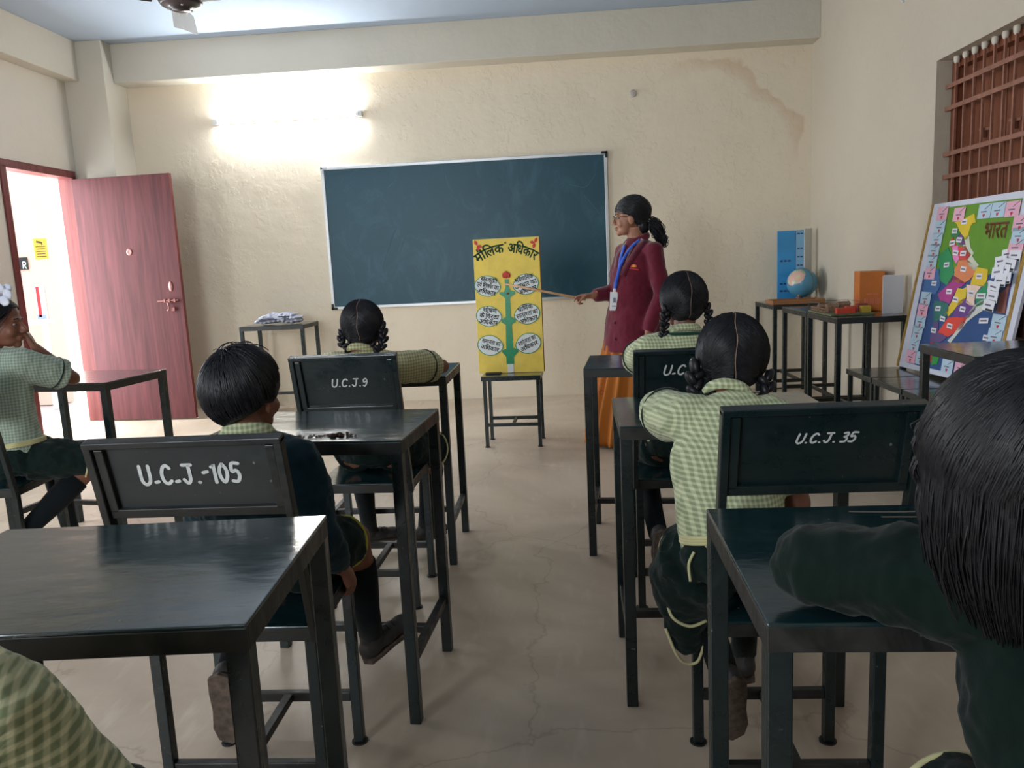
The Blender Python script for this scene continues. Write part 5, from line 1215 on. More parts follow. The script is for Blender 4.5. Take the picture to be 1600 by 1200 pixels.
def lerp(a, b, t): return tuple(a[i]+(b[i]-a[i])*t for i in range(3))
def child(label, J, skin='skin', shirt='shirt', sweater=None, hs=0.90, lower='skirt', group=None, sleeve=0.62, collar=True, drape=None, wr=1.0, trim='piping', belt=True):
    root = thing('child', label, 'person', (J['hip'][0], J['hip'][1], 0.0), 0, group)
    R = rotz(*J.get('look', (0, 0, 0))); H = J['head']
    L, Rr = V(J['shL']), V(J['shR']); sd = (Rr-L).normalized(); mid = (L+Rr)/2
    hip, nk = V(J['hip']), V(J['neck']); chest = V(J.get('chest', lerp(J['hip'], tuple(mid), 0.72))); waist = V(J.get('waist', lerp(J['hip'], tuple(chest), 0.5)))
    # ---- body, one continuous surface
    mb = MB()
    mb.tube([hip+V((0, 0, -0.03)), hip, waist, chest, mid+V((0, 0, 0.0)), nk], [(0.09, 0.07), (0.10, 0.08), (0.088, 0.07), (0.10, 0.075), (0.09, 0.055), (0.036, 0.036)], n=18, side=sd)
    mb.tube([nk+V((0, 0, -0.03)), nk, V(H)+R @ V((0, -0.028, -0.045))], [0.042, 0.037, 0.038], n=14)
    head_prims(mb, H, R, hs)
    for q, S in ((-1, 'L'), (1, 'R')):
        sh_, el, wr_ = V(J['sh'+S]), V(J['el'+S]), V(J['wr'+S])
        mb.tube([sh_, sh_.lerp(el, .5), el], [0.036, 0.032, 0.027], n=12); mb.ell(el, (0.028,)*3, n=12, m=8); mb.tube([el, el.lerp(wr_, .35), wr_], [0.027, 0.027, 0.019], n=12)
        hd = J.get('hand'+S, dict(f=tuple(wr_-el), n=(0, 0, -1)))
        hand(mb, wr_, hd['f'], hd['n'], 0.78, hd.get('curl', (0.5, 0.6, 0.7, 0.8)), hd.get('thumb', -q), hd.get('tcurl', 0.5))
        kn, an = V(J['kn'+S]), V(J['an'+S]); hp = hip + sd*q*0.06
        mb.tube([hp, hp.lerp(kn, .5), kn], [0.07, 0.06, 0.043], n=14); mb.ell(kn, (0.045,)*3, n=14, m=8); mb.tube([kn, kn.lerp(an, .3), kn.lerp(an, .7), an], [0.042, 0.043, 0.032, 0.026], n=12)
    blob('body', mb, MT[skin], root, 0.0048, 3)
    # ---- shirt
    top = MT[sweater] if sweater else MT[shirt]
    mb = MB(); e = 0.012*wr
    mb.tube([hip+V((0, 0, 0.0)), hip.lerp(waist, .5), waist, chest, mid+V((0, 0, 0.004)), nk.lerp(mid, .35)+V((0, 0, 0.0)), nk+V((0, 0, 0.002))],
            [(0.108+e, 0.088+e), (0.106+e, 0.086+e), (0.102+e, 0.082+e), (0.112+e, 0.084+e), (0.10+e, 0.064+e), (0.062+e, 0.048+e), (0.040+e*.3, 0.040+e*.3)], n=22, side=sd)
    for S, q in (('L', -1), ('R', 1)):
        sh_, el, wr_ = V(J['sh'+S]), V(J['el'+S]), V(J['wr'+S])
        mb.tube([nk.lerp(sh_, .35)+V((0, 0, -.022)), nk.lerp(sh_, .8)+V((0, 0, -.006)), sh_], [0.036+e, 0.044+e, 0.043+e], n=14)
        if sweater:
            mb.ell(sh_, (0.05+e*.5,)*3, n=14, m=10)
            mb.tube([sh_, sh_.lerp(el, .5), el], [0.045+e, 0.042+e*.8, 0.038+e*.6], n=16); mb.ell(el, (0.037+e*.6,)*3, n=14, m=10); mb.tube([el, el.lerp(wr_, .5), el.lerp(wr_, .93)], [0.037+e*.6, 0.034+e*.5, 0.026+e*.3], n=14)
        else:
            en = sh_.lerp(el, sleeve*1.25)
            mb.ell(sh_, (0.050+e*.5,)*3, n=14, m=10); mb.tube([sh_, sh_.lerp(el, sleeve*.6), en], [0.048+e, 0.050+e, 0.050+e], n=16)
    blob('sweater' if sweater else 'shirt', mb, top, root, 0.006, 5, [(0.07, 0.024), (0.03, 0.010)] if sweater else [(0.09, 0.016), (0.03, 0.006)])
    if not sweater:
        for S in 'LR':
            sh_, el = V(J['sh'+S]), V(J['el'+S]); c = sh_.lerp(el, sleeve*1.25-0.03); mb = MB(); ring(mb, sh_.lerp(el, sleeve*1.25-.17), el-sh_, (0, 0, 1), 0.0515+e, 0.0515+e, 0.0026); mb.build('sleeve_trim', MT['band'], root, world=True, smooth=True)
    if collar:
        mb = MB(); ax = V(H)-nk; ring(mb, nk+V((0, 0, 0.006)), ax, sd, 0.047, 0.046, 0.009); ring(mb, nk+V((0, 0, -0.006)), ax, sd, 0.055, 0.052, 0.009)
        blob('collar', mb, MT[shirt], root, 0.0035, 3)
    # ---- lower garment
    mb = MB(); er = 0.0
    mb.tube([hip+V((0, 0, 0.055)), hip+V((0, 0, 0.01)), hip+V((0, 0, -0.035))], [(0.112+er, 0.094), (0.126, 0.108), (0.12, 0.10)], n=20, side=sd)
    hems = []
    for q, S in ((-1, 'L'), (1, 'R')):
        kn, an = V(J['kn'+S]), V(J['an'+S]); hp = hip + sd*q*0.062; fr = J.get('hem', 0.88); he = hp.lerp(kn, fr)
        mb.tube([hp, hp.lerp(kn, .5), he], [0.084, 0.080, 0.077 if lower == 'skirt' else 0.068], n=16); hems.append((he, kn-hp))
        mb.ell(hp.lerp(kn, .3), (0.088, 0.09, 0.075), n=14, m=8)
    if lower == 'skirt':
        a, b = hems[0][0], hems[1][0]
        mb.tube([hip, hip.lerp((a+b)/2, .6), (a+b)/2], [(0.10, 0.07), (0.10, 0.062), ((b-a).length/2, 0.055)], n=16, side=sd)
    if drape:
        for pts, rads in drape: mb.tube(cat([tuple(p) for p in pts], 4), cat([r if isinstance(r, tuple) else (r, r) for r in rads], 4), n=18)
    blob('skirt' if lower == 'skirt' else 'shorts', mb, MT['green'], root, 0.0065, 4, [(0.07, 0.024), (0.03, 0.010)])
    for he, ax in hems:
        mb = MB(); ring(mb, he-ax.normalized()*0.004, ax, (1, 0, 0), 0.077 if lower == 'skirt' else 0.066, 0.077 if lower == 'skirt' else 0.066, 0.0035); mb.build('hem_piping', MT[trim], root, world=True, smooth=True)
    if belt and not sweater:
        mb = MB()
        for dz in (-0.006, 0.0, 0.006): ring(mb, hip+V((0, 0, 0.062+dz)), waist-hip, sd, 0.121, 0.101, 0.0045)
        mb.build('belt', MT['piping'], root, world=True, smooth=True)
    # ---- socks and shoes
    for S in 'LR':
        kn, an = V(J['kn'+S]), V(J['an'+S]); mb = MB(); mb.tube([kn.lerp(an, .24), kn.lerp(an, .45), kn.lerp(an, .75), an], [0.0475, 0.046, 0.036, 0.033], n=16); mb.build('sock', MT['sock'], root, world=True, smooth=True)
        shoe(root, an, J['to'+S], kn-an, 0.92)
    return root, R

# ---- boy in the teal sweater on the numbered grey chair
J = dict(hip=(-0.715, 1.69, 0.545), neck=(-0.708, 1.665, 0.855), head=(-0.712, 1.690, 0.934), look=(-0.32, 0.08, 0.03), shL=(-0.825, 1.665, 0.785), shR=(-0.60, 1.655, 0.785),
         elL=(-0.89, 1.78, 0.62), wrL=(-0.80, 1.95, 0.59), elR=(-0.548, 1.63, 0.61), wrR=(-0.535, 1.715, 0.505), handR=dict(f=(0.15, 0.75, -0.6), n=(-0.5, 0.3, -0.6), curl=(1.0, 1.1, 1.1, 1.2), thumb=-1),
         handL=dict(f=(0.5, 0.8, -0.1), n=(0, 0, -1)), knL=(-0.80, 1.93, 0.51), anL=(-0.775, 1.60, 0.31), toL=(0.02, 0.15, -1), knR=(-0.565, 1.93, 0.50), anR=(-0.555, 1.99, 0.20), toR=(0.6, 0.75, 0.30))
r_, R = child('boy with short black hair in a teal sweater on the grey chair numbered 105', J, shirt='shirt', sweater='sweater_teal', lower='shorts', trim='piping_yellow')
hair_short(r_, J['head'], R, 0.93); face_parts(r_, J['head'], R, 0.9)

# ---- girl on the U.C.J.9 chair
J = dict(hip=(-0.705, 2.75, 0.545), neck=(-0.722, 2.755, 0.91), head=(-0.717, 2.795, 0.990), look=(0.05, 0.12, 0.0), shL=(-0.835, 2.75, 0.855), shR=(-0.60, 2.75, 0.85),
         elL=(-0.90, 2.96, 0.81), wrL=(-0.78, 3.09, 0.795), elR=(-0.462, 2.965, 0.815), wrR=(-0.60, 3.09, 0.80), handL=dict(f=(0.9, 0.3, 0), n=(0, 0, -1)), handR=dict(f=(-0.9, 0.3, 0), n=(0, 0, -1)),
         knL=(-0.83, 3.0, 0.50), anL=(-0.84, 3.12, 0.115), toL=(0.85, 0.5, 0), knR=(-0.52, 3.0, 0.48), anR=(-0.60, 3.13, 0.115), toR=(0.55, 0.8, 0), hem=0.95)
r_, R = child('girl with looped braids and centre parting seated behind the board painted U.C.J.9', J, skin='skin', shirt='shirt_tan', sleeve=0.62)
hair_parted(r_, J['head'], R, 0.86, [([(0.080, -0.035, 0.00), (0.092, -0.050, -0.04), (0.082, -0.065, -0.09), (0.062, -0.075, -0.095), (0.060, -0.075, -0.06)], 0.024), ([(-0.078, -0.035, -0.01), (-0.084, -0.055, -0.05), (-0.068, -0.07, -0.085), (-0.05, -0.075, -0.06)], 0.021)], seed=4)
face_parts(r_, J['head'], R, 0.86)

# ---- girl in front on the right side (behind the half-hidden number)
J = dict(hip=(0.41, 2.70, 0.545), neck=(0.43, 2.715, 0.94), head=(0.430, 2.75, 1.035), look=(0.12, 0.06, 0.02), shL=(0.315, 2.71, 0.875), shR=(0.55, 2.71, 0.875),
         elL=(0.27, 2.93, 0.81), wrL=(0.38, 3.10, 0.80), elR=(0.60, 2.93, 0.81), wrR=(0.48, 3.10, 0.80), handL=dict(f=(0.7, 0.7, 0), n=(0, 0, -1)), handR=dict(f=(-0.7, 0.7, 0), n=(0, 0, -1)),
         knL=(0.285, 2.93, 0.465), anL=(0.305, 2.535, 0.27), toL=(0.0, 0.12, -1), knR=(0.51, 3.0, 0.50), anR=(0.51, 3.06, 0.115), toR=(0.1, 1, 0), hem=0.8)
r_, R = child('girl with two hanging braids and a dark green neck strap, nearest the teacher', J, skin='skin_dark', shirt='shirt')
hair_parted(r_, J['head'], R, 0.90, [([(-0.072, -0.05, -0.015), (-0.084, -0.06, -0.05), (-0.086, -0.055, -0.10), (-0.100, -0.05, -0.15), (-0.110, -0.04, -0.19)], 0.021), ([(0.07, -0.045, -0.0), (0.086, -0.05, -0.04), (0.088, -0.04, -0.08), (0.08, -0.03, -0.12)], 0.020)], seed=6)
face_parts(r_, J['head'], R, 0.88)
mb = MB(); ring(mb, V(J['neck'])+V((0, 0, -0.012)), (0, 0.1, 1), (1, 0, 0), 0.060, 0.056, 0.0065); mb.build('neck_strap', cloth_mat('dark_green_strap', srgb(16, 66, 48)), r_, world=True, smooth=True)

# ---- girl leaning to the left in front of the chair painted 35
J = dict(hip=(0.365, 1.63, 0.545), neck=(0.375, 1.765, 0.878), head=(0.398, 1.83, 0.950), look=(-0.12, 0.16, 0.04), shL=(0.288, 1.745, 0.828), shR=(0.468, 1.72, 0.825), chest=(0.36, 1.70, 0.745), waist=(0.352, 1.65, 0.635),
         elL=(0.232, 1.945, 0.812), wrL=(0.33, 2.07, 0.80), elR=(0.512, 1.69, 0.645), wrR=(0.50, 1.88, 0.63), handL=dict(f=(0.9, 0.4, 0), n=(0, 0, -1)), handR=dict(f=(-0.3, 0.9, -0.1), n=(0, 0, -1)),
         knL=(0.30, 1.93, 0.44), anL=(0.35, 1.70, 0.235), toL=(0.0, 0.25, -1), knR=(0.46, 1.95, 0.49), anR=(0.47, 2.02, 0.115), toR=(0.1, 1, 0), hem=0.75)
dr = [([(0.295, 1.66, 0.53), (0.272, 1.70, 0.46), (0.262, 1.72, 0.40)], [0.10, 0.088, 0.072]), ([(0.285, 1.73, 0.45), (0.270, 1.755, 0.36), (0.275, 1.76, 0.295), (0.285, 1.76, 0.262)], [0.066, 0.056, 0.044, 0.026])]
r_, R = child('girl in a green checked shirt leaning left off her chair, elbow on the desk', J, skin='skin', shirt='shirt', drape=dr, sleeve=0.66)
hair_parted(r_, J['head'], R, 0.91, [([(-0.080, -0.040, -0.01), (-0.094, -0.055, -0.05), (-0.084, -0.070, -0.095), (-0.062, -0.08, -0.10), (-0.058, -0.08, -0.07)], 0.025), ([(0.078, -0.05, -0.04), (0.082, -0.06, -0.07), (0.068, -0.075, -0.095), (0.045, -0.08, -0.085)], 0.022)], seed=8, strands=1300)
face_parts(r_, J['head'], R, 0.9)
mb = MB(); mb.tube(cat([(0.215, 1.66, 0.44), (0.225, 1.64, 0.405), (0.262, 1.635, 0.385), (0.30, 1.64, 0.395)], 6), 0.0035, 8); mb.build('skirt_piping', MT['piping'], r_, world=True, smooth=True)
mb = MB(); mb.tube(cat([(0.222, 1.735, 0.33), (0.245, 1.725, 0.27), (0.268, 1.735, 0.242), (0.295, 1.735, 0.245), (0.31, 1.735, 0.285)], 6), 0.0035, 8); mb.build('skirt_piping', MT['piping'], r_, world=True, smooth=True)
mb = MB(); mb.tube(cat([(0.262, 1.565, 0.585), (0.25, 1.56, 0.56), (0.252, 1.555, 0.525)], 6), 0.003, 8); mb.build('pocket_piping', MT['piping'], r_, world=True, smooth=True)

# ---- girl at the left edge resting her chin on her hand
J = dict(hip=(-2.115, 2.79, 0.545), neck=(-2.15, 2.80, 0.965), head=(-2.118, 2.82, 1.065), look=(-1.25, 0.10, 0.0), shL=(-2.26, 2.82, 0.91), shR=(-2.04, 2.78, 0.915),
         elL=(-2.33, 3.02, 0.82), wrL=(-2.22, 3.22, 0.805), elR=(-1.945, 2.95, 0.83), wrR=(-2.035, 2.88, 0.965), handR=dict(f=(-0.35, -0.05, 0.9), n=(-0.8, -0.3, 0.0), curl=(0.9, 1.0, 1.1, 1.1)), handL=dict(f=(0.8, 0.5, 0), n=(0, 0, -1)),
         knL=(-2.17, 3.07, 0.50), anL=(-2.17, 3.14, 0.115), toL=(0.1, 1, 0), knR=(-1.875, 2.92, 0.50), anR=(-2.09, 2.68, 0.24), toR=(-0.5, 0.3, -0.6), hem=0.86)
r_, R = child('girl with a white hair ribbon at the left edge, chin on her hand', J, skin='skin', shirt='shirt_grey', sleeve=0.66)
hair_parted(r_, J['head'], R, 0.88, [([(0.07, -0.05, 0.0), (0.084, -0.06, -0.04), (0.08, -0.07, -0.09), (0.07, -0.06, -0.06)], 0.020), ([(-0.07, -0.05, 0.0), (-0.084, -0.06, -0.04), (-0.08, -0.07, -0.09)], 0.020)], seed=12)
face_parts(r_, J['head'], R, 0.88)
mb = MB(); c = V(J['head']) + R @ V((0.05, 0.03, 0.095))
for k in range(7):
    a = k*2*PI/7; mb.ell(c+V((0.022*math.cos(a), 0.012*math.sin(a*2), 0.028*math.sin(a)+0.015)), (0.018, 0.008, 0.022), Matrix.Rotation(a, 3, 'Y'), n=12, m=8)
blob('hair_ribbon', mb, cloth_mat('white_ribbon', srgb(214, 220, 240), col2=(0.9, 0.92, 1, 1)), r_, 0.0035, 1)

# ---- child at the bottom left, only a shoulder in the picture
J = dict(hip=(-0.70, 0.47, 0.545), neck=(-0.665, 0.565, 0.905), head=(-0.665, 0.60, 1.01), look=(-0.1, 0.1, 0), shL=(-0.79, 0.60, 0.83), shR=(-0.528, 0.60, 0.832),
         elL=(-0.92, 0.70, 0.66), wrL=(-0.82, 0.86, 0.62), elR=(-0.455, 0.645, 0.650), wrR=(-0.60, 0.74, 0.60), handL=dict(f=(0.4, 0.9, 0), n=(0, 0, -1)), handR=dict(f=(-0.5, 0.9, 0), n=(0, 0, -1)),
         knL=(-0.80, 0.80, 0.51), anL=(-0.80, 0.86, 0.115), toL=(0, 1, 0), knR=(-0.58, 0.80, 0.51), anR=(-0.58, 0.86, 0.115), toR=(0, 1, 0))
r_, R = child('child cut off at the bottom left corner, only a checked shirt shoulder and sleeve showing', J, shirt='shirt_near', sleeve=0.76, wr=1.3)
hair_parted(r_, J['head'], R, 0.88, [], seed=14, strands=300); face_parts(r_, J['head'], R, 0.88)

# ---- child at the right edge
J = dict(hip=(0.57, 0.575, 0.545), neck=(0.485, 0.735, 0.885), head=(0.452, 0.772, 0.968), look=(0.25, 0.12, -0.05), shL=(0.400, 0.790, 0.845), shR=(0.62, 0.72, 0.83), chest=(0.505, 0.715, 0.75), waist=(0.530, 0.64, 0.635),
         elL=(0.288, 0.905, 0.828), wrL=(0.46, 0.955, 0.808), elR=(0.73, 0.84, 0.80), wrR=(0.58, 1.0, 0.803), handL=dict(f=(0.9, 0.3, 0), n=(0, 0, -1)), handR=dict(f=(-0.8, 0.5, 0), n=(0, 0, -1)),
         knL=(0.455, 0.90, 0.50), anL=(0.47, 0.95, 0.115), toL=(0, 1, 0), knR=(0.68, 0.88, 0.51), anR=(0.68, 0.94, 0.115), toR=(0, 1, 0), hem=0.98)
r_, R = child('child with loose chin-length black hair in a dark green sweater at the right edge', J, shirt='shirt', sweater='sweater_green', hs=0.92, wr=1.15)
hair_bob(r_, J['head'], R, 1.03, strands=7500, m=MT['hair_brown'], length=0.085); face_parts(r_, J['head'], R, 0.92)

# ================================================================== the teacher
J = dict(head=(0.460, 4.965, 1.442), neck=(0.505, 4.975, 1.315))
R = rotz(math.radians(86), 0.03, 0.0); f_ = V((-0.87, -0.49, 0)); sd = V((-0.49, 0.87, 0))   # sd points to her right
root = thing('teacher', 'woman in a maroon jacket and orange skirt pointing at the yellow board', 'person', (0.47, 4.97, 0))
H = J['head']; nk = V(J['neck']); cen = V((0.485, 4.975, 0))
shL, shR = V((0.590, 4.835, 1.235)), V((0.425, 5.115, 1.235)); elL, wrL = V((0.628, 4.80, 0.965)), V((0.535, 4.785, 0.735)); elR, wrR = V((0.385, 5.03, 0.985)), V((0.205, 4.93, 0.972))
mb = MB()
mb.tube([cen+V((-.02, 0, 0.78)), cen+V((0, 0, 0.95)), cen+V((0, 0, 1.10)), cen+V((0.01, 0, 1.21)), nk], [(0.15, 0.11), (0.12, 0.095), (0.13, 0.10), (0.12, 0.075), (0.048, 0.048)], n=20, side=sd)
mb.tube([nk+V((0, 0, -0.03)), nk+V((-.01, 0, 0.02)), V(H)+R @ V((0, -0.028, -0.05))], [0.060, 0.054, 0.056], n=14)
head_prims(mb, H, R, 1.07)
for sh_, el, wr_ in ((shL, elL, wrL), (shR, elR, wrR)):
    mb.tube([sh_, el], [0.045, 0.036], n=12); mb.ell(el, (0.037,)*3, n=12, m=8); mb.tube([el, el.lerp(wr_, .4), wr_], [0.036, 0.035, 0.022], n=12)
hand(mb, wrL, (-0.15, 0.0, -1), (-0.8, 0.5, 0), 0.92, (0.45, 0.55, 0.6, 0.7), -1, 0.4)
hand(mb, wrR, (-1, -0.12, -0.05), (0.05, -0.45, -0.9), 0.90, (0.55, 1.25, 1.35, 1.4), 1, 0.7)
for q in (-1, 1):
    a, b, c = V((0.44, 4.97+q*0.09, 0.80)), V((0.43, 4.96+q*0.09, 0.45)), V((0.44, 4.97+q*0.10, 0.07)); mb.tube([a, b, c], [0.075, 0.05, 0.032], n=14)
blob('body', mb, MT['skin_adult'], root, 0.0045, 2); face_parts(root, H, R, 1.07)
for q in (-1, 1): shoe(root, (0.44, 4.97+q*0.10, 0.075), (-0.9, -0.4, 0), (0, 0, 1), 1.0, MT['black'], 'sandal')
# skirt: long, pleated, orange with small rings
om, N, L, B = new_mat('orange_printed_cotton'); tc = N.new('ShaderNodeTexCoord'); vo = N.new('ShaderNodeTexVoronoi'); vo.inputs['Scale'].default_value = 9; vo.inputs['Randomness'].default_value = 0.5; L.new(tc.outputs['Object'], vo.inputs[0])
rp = N.new('ShaderNodeValToRGB'); L.new(vo.outputs['Distance'], rp.inputs[0]); e = rp.color_ramp.elements; e[0].position = 0.0; e[0].color = srgb(172, 98, 26); e[1].position = 0.2; e[1].color = srgb(176, 102, 26)
x_ = rp.color_ramp.elements.new(0.12); x_.color = srgb(172, 98, 26); x_ = rp.color_ramp.elements.new(0.15); x_.color = srgb(140, 60, 36); x_ = rp.color_ramp.elements.new(0.18); x_.color = srgb(178, 102, 26)
nn = N.new('ShaderNodeTexNoise'); nn.inputs['Scale'].default_value = 3; L.new(tc.outputs['Object'], nn.inputs[0]); mx = N.new('ShaderNodeMix'); mx.data_type = 'RGBA'; mx.blend_type = 'MULTIPLY'; mx.inputs[7].default_value = (0.80, 0.55, 0.4, 1)
mr = N.new('ShaderNodeMapRange'); L.new(nn.outputs[0], mr.inputs[0]); mr.inputs[1].default_value = .5; mr.inputs[2].default_value = .75; L.new(mr.outputs[0], mx.inputs[0]); L.new(rp.outputs[0], mx.inputs[6]); L.new(mx.outputs[2], B.inputs['Base Color']); B.inputs['Roughness'].default_value = 0.8
vs, fs = [], []; NN, MM = 120, 24
for j in range(MM+1):
    t = j/MM; z = 0.86 + (0.02-0.86)*t; cx_ = 0.465-0.085*t; cy_ = 4.975; rx = 0.135+0.07*min(1, t*1.3)+0.025*t; ry = 0.13+0.05*min(1, t*1.5)
    for i in range(NN):
        a = 2*PI*i/NN; pl = (0.004+0.020*t)*math.sin(a*13+1.5*math.sin(a*3+t*1.2)) + 0.008*t*math.sin(a*29+t*2)
        k = 1 + pl/rx; vs.append((cx_+rx*k*math.cos(a), cy_+ry*k*math.sin(a), z + (0.05*max(0, math.cos(a))*t if j == MM else 0)))
for j in range(MM):
    for i in range(NN): fs.append((j*NN+i, j*NN+(i+1) % NN, (j+1)*NN+(i+1) % NN, (j+1)*NN+i))
mb = MB(); mb.add(vs, fs); sk = mb.build('skirt', om, root, world=True, smooth=True); so = sk.modifiers.new('thickness', 'SOLIDIFY'); so.thickness = 0.003
# jacket
jm = cloth_mat('maroon_wool', srgb(98, 24, 42), wrinkle=0.006, wscale=9, sheen=0.25)
mb = MB()
mb.tube([cen+V((-.02, 0, 0.615)), cen+V((-.022, 0, 0.75)), cen+V((-.012, 0, 0.95)), cen+V((-.006, 0, 1.10)), cen+V((0.008, 0, 1.205)), cen+V((0.012, 0, 1.25)), nk+V((0.01, 0, -0.01))],
        [(0.215, 0.188), (0.20, 0.172), (0.162, 0.145), (0.168, 0.15), (0.158, 0.115), (0.118, 0.09), (0.072, 0.066)], n=28, side=sd)
for sh_, el, wr_, e1 in ((shL, elL, wrL, 0.97), (shR, elR, wrR, 0.88)):
    mb.tube([nk.lerp(sh_, .3)+V((0, 0, -0.035)), nk.lerp(sh_, .7)+V((0, 0, -0.028)), sh_+V((0, 0, -0.008))], [0.052, 0.060, 0.056], n=16)
    mb.ell(sh_, (0.056, 0.056, 0.054)); mb.tube([sh_, sh_.lerp(el, .5), el], [0.056, 0.057, 0.053], n=18); mb.ell(el, (0.054,)*3); mb.tube([el, el.lerp(wr_, .5), el.lerp(wr_, e1)], [0.054, 0.050, 0.046 if e1 > .9 else 0.042], n=18)
ring(mb, nk+V((0.012, 0, 0.006)), V((-0.35, -0.1, 1)), sd, 0.063, 0.060, 0.013); ring(mb, nk+V((0.01, 0, -0.012)), V((-0.35, -0.1, 1)), sd, 0.070, 0.066, 0.014)
jk = blob('jacket', mb, jm, root, 0.0065, 5, [(0.12, 0.018), (0.05, 0.006)])
from mathutils.bvhtree import BVHTree
bpy.context.view_layer.update()
jv = [wmat(root) @ v.co for v in jk.data.vertices]; bvh = BVHTree.FromPolygons(jv, [tuple(p.vertices) for p in jk.data.polygons])
def onto(x, z, h=0.002, dr=(0.0, 1, 0)):
    """point on the jacket seen from the desks' side"""
    hit = bvh.ray_cast(V((x, 4.2, z)), V(dr)); 
    if hit[0] is None: return V((x, 4.85, z))
    return hit[0] + hit[1]*h if hit[1].dot(V(dr)) < 0 else hit[0] - hit[1]*h
def strip_on(name, pts, w, m, h=0.002, th=0.0015, parent=None):
    """a flat band laid over the jacket along (x, z) points"""
    P = cat(pts, 6); mb = MB(); vs = []
    for i, p in enumerate(P):
        a, b = P[max(0, i-1)], P[min(len(P)-1, i+1)]; t = V((b[0]-a[0], b[1]-a[1])).normalized(); n_ = V((-t.y, t.x))*w/2
        for q in (1, -1): vs.append(onto(p[0]+n_.x*q, p[1]+n_.y*q, h))
    fs = [(2*i, 2*i+1, 2*i+3, 2*i+2) for i in range(len(P)-1)]; mb.add(vs, fs); o = mb.build(name, m, parent or root, world=True, smooth=True, recalc=False)
    s_ = o.modifiers.new('thickness', 'SOLIDIFY'); s_.thickness = th; return o
lapel = cloth_mat('maroon_lapel', srgb(88, 22, 40), wrinkle=0.003, wscale=12)
strip_on('blouse_panel', [(0.455, 1.285), (0.415, 1.22), (0.385, 1.15)], 0.05, cloth_mat('cream_blouse', srgb(196, 170, 150)), 0.0015)
strip_on('lapel', [(0.535, 1.30), (0.48, 1.225), (0.425, 1.145), (0.395, 1.09)], 0.034, lapel, 0.006, 0.004)
strip_on('lapel', [(0.43, 1.275), (0.385, 1.22), (0.365, 1.14)], 0.022, lapel, 0.005, 0.004)
blu2 = cloth_mat('blue_lanyard_ribbon', srgb(40, 76, 176), col2=srgb(52, 92, 200))
strip_on('lanyard', [(0.515, 1.30), (0.45, 1.245), (0.392, 1.15), (0.365, 1.06), (0.358, 1.01)], 0.015, blu2, 0.011, 0.0015)
strip_on('lanyard', [(0.425, 1.27), (0.395, 1.19), (0.372, 1.08), (0.358, 1.01)], 0.013, blu2, 0.009, 0.0015)
cp = onto(0.355, 0.93, 0.012)
card = box_obj('identity_card', tuple(cp - root.location), (0.058, 0.004, 0.115), MT['white_plastic'], root, rot=Matrix.Rotation(0.06, 3, 'Y'))
box_obj('card_photo', tuple(cp - root.location + V((0, -0.0032, 0.008))), (0.016, 0.001, 0.03), mat('grey_photo_print', srgb(120, 124, 140), 0.5), card)
box_obj('card_print', tuple(cp - root.location + V((0, -0.0032, -0.03))), (0.034, 0.001, 0.006), mat('card_text', srgb(150, 150, 170), 0.5), card)
box_obj('lanyard_clip', tuple(cp - root.location + V((0.001, 0, 0.067))), (0.016, 0.006, 0.024), MT['white_plastic'], root, bevel=0.002)
# emblem: small half sun over a line of letters
em1 = mat('emblem_orange', srgb(226, 110, 50), 0.6); em2 = mat('emblem_red', srgb(206, 44, 44), 0.6)
ex, ez = 0.465, 1.138
mb = MB(); vs = [onto(ex, ez, 0.004)] + [onto(ex+0.018*math.cos(PI*k/10), ez+0.017*math.sin(PI*k/10), 0.004) for k in range(11)]; mb.add(vs, [(0, k, k+1) for k in range(1, 11)])
emb = mb.build('emblem', em1, root, world=True, recalc=False)
mb = MB(); vs = [onto(ex, ez, 0.006)] + [onto(ex+0.008*math.cos(PI*k/6), ez+0.008*math.sin(PI*k/6), 0.006) for k in range(7)]; mb.add(vs, [(0, k, k+1) for k in range(1, 7)]); mb.build('emblem_sun', mat('emblem_yellow', srgb(236, 190, 90), 0.6), emb, world=True, recalc=False)
strip_on('emblem_lettering', [(ex-0.027, ez-0.006), (ex, ez-0.011), (ex+0.029, ez-0.018)], 0.007, em2, 0.004, 0.0008, emb)
for z in (0.70, 0.80): 
    mb = MB(); mb.ell(onto(0.345, z, 0.002), (0.009, 0.004, 0.009), n=12, m=8); mb.build('button', lapel, root, world=True, smooth=True)
mb = MB(); ring(mb, wrR+V((0.03, 0.012, 0.0)), elR-wrR, (0, 0, 1), 0.030, 0.027, 0.005); mb.build('bangle', mat('yellow_bangle', srgb(214, 160, 60), 0.4), root, world=True, smooth=True)
# spectacles
gk = mat('spectacle_frame', srgb(22, 22, 26), 0.3); mb = MB()
for q in (-1, 1):
    pts = [V(H) + R @ V((q*0.034+0.022*math.cos(a), 0.101-0.006*abs(math.cos(a)), 0.002+0.015*math.sin(a))) for a in [2*PI*k/20 for k in range(22)]]; mb.tube(pts, 0.0018, n=6, caps=False)
    mb.tube([V(H) + R @ V(p) for p in ((q*0.056, 0.094, 0.006), (q*0.075, 0.062, 0.007), (q*0.083, 0.0, 0.006), (q*0.086, -0.012, -0.004))], 0.0018, n=6)
mb.tube([V(H) + R @ V(p) for p in ((-0.012, 0.101, 0.004), (0, 0.103, 0.006), (0.012, 0.101, 0.004))], 0.0018, n=6); gl_ = mb.build('spectacles', gk, root, world=True, smooth=True)
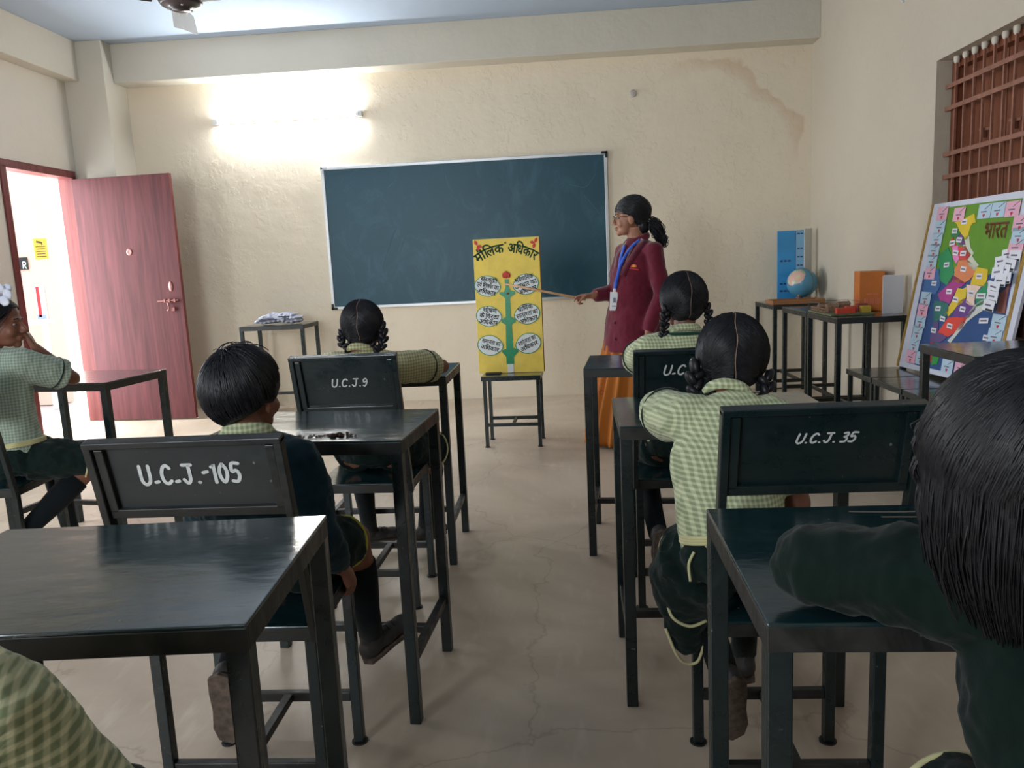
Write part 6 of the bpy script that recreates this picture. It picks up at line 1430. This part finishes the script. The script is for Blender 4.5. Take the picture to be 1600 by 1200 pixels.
# hair: swept to the back from a side parting, low tail with a clasp
random.seed(31); h = Hair(H, R, 1.06, rad=(0.090, 0.108, 0.100), off=(0, -0.020, 0.032))
def bnd(az):
    a = abs((az+PI) % (2*PI)-PI); return math.radians(8 if a < 0.6 else 8-(a-0.6)/0.7*22 if a < 1.3 else -14-(a-1.3)/0.4*36 if a < 1.7 else -50-(a-1.7)/(PI-1.7)*14)
h.cap(hdir(PI, math.radians(70)), bnd, 0.965)
h.mb.ell(V(H) + R @ V((0, -0.075, -0.055)), (0.055, 0.045, 0.055), R)
g0 = hdir(PI, -0.62)
for i in range(1100):
    az = random.gauss(0, 1.0) if random.random() < .6 else random.uniform(-PI, PI); az = max(-2.7, min(2.7, az)); el_ = bnd(az)+abs(random.gauss(0, .5))
    a = hdir(az, min(el_, 1.35)); g = (g0+V((random.gauss(0, .10), 0, random.gauss(0, .08)))).normalized()
    mid = (a+g+V((math.copysign(0.55, a.x if abs(a.x) > .02 else random.choice((-1, 1))), -0.1, 0.35))).normalized()
    h.lock([a, mid, g], 0.0023*random.uniform(.7, 1.3), 0.985, 0.98, 0.035+random.uniform(-.01, .015), n=9)
h.build(root)
mb = MB(); g = V(H) + R @ V((0, -0.098, -0.040))
for i in range(260):
    a = random.uniform(0, 2*PI); rr_ = random.uniform(0, 1)**.5; o1 = V((0.02*rr_*math.cos(a), 0.036*rr_*math.cos(a), 0.036*rr_*math.sin(a))); sp_ = random.uniform(0.6, 1.0); wv = random.gauss(0, .010); w2 = random.gauss(0, .012)
    pts = [g+o1*0.5, g+V((0.03, 0.0, -0.008))+o1*1.2+V((0, wv, 0)), g+V((0.062, 0, -0.035))+o1*1.4+V((wv, 0, w2)), g+V((0.092*sp_, 0, -0.07*sp_))+o1*1.4+V((w2, wv, 0)), g+V((0.108*sp_, 0, -0.108*sp_))+o1*1.1+V((wv, w2, 0)), g+V((0.112*sp_+w2, 0, -0.138*sp_))+o1*0.8]
    mb.tube(cat([tuple(p) for p in pts], 3), 0.0022, n=4, caps=False)
mb.build('pony_tail', MT['hair'], root, world=True, smooth=True, recalc=False)
mb = MB()
for s_ in ((0.0, -0.012), (0.0, 0.012)): mb.tube([g+V((0.004, -0.034, 0.03+s_[1])), g+V((0.02, -0.036, 0.0+s_[1])), g+V((0.014, -0.034, -0.02+s_[1]*.3))], 0.0028, n=6)
mb.build('hair_clasp', MT['white_plastic'], root, world=True, smooth=True)
# the stick she holds
st = MB(); a, b = V((0.165, 4.895, 0.952)), V((-0.345, 5.085, 1.066)); st.tube([a, a.lerp(b, .5), b], [0.009, 0.008, 0.006], n=10)
tag(st.build('pointer_stick', wood_mat('stick_wood', srgb(150, 112, 80), srgb(196, 156, 118), 0.6, 'X'), smooth=True), 'thin wooden pointer stick held by the teacher against the yellow board', 'stick')
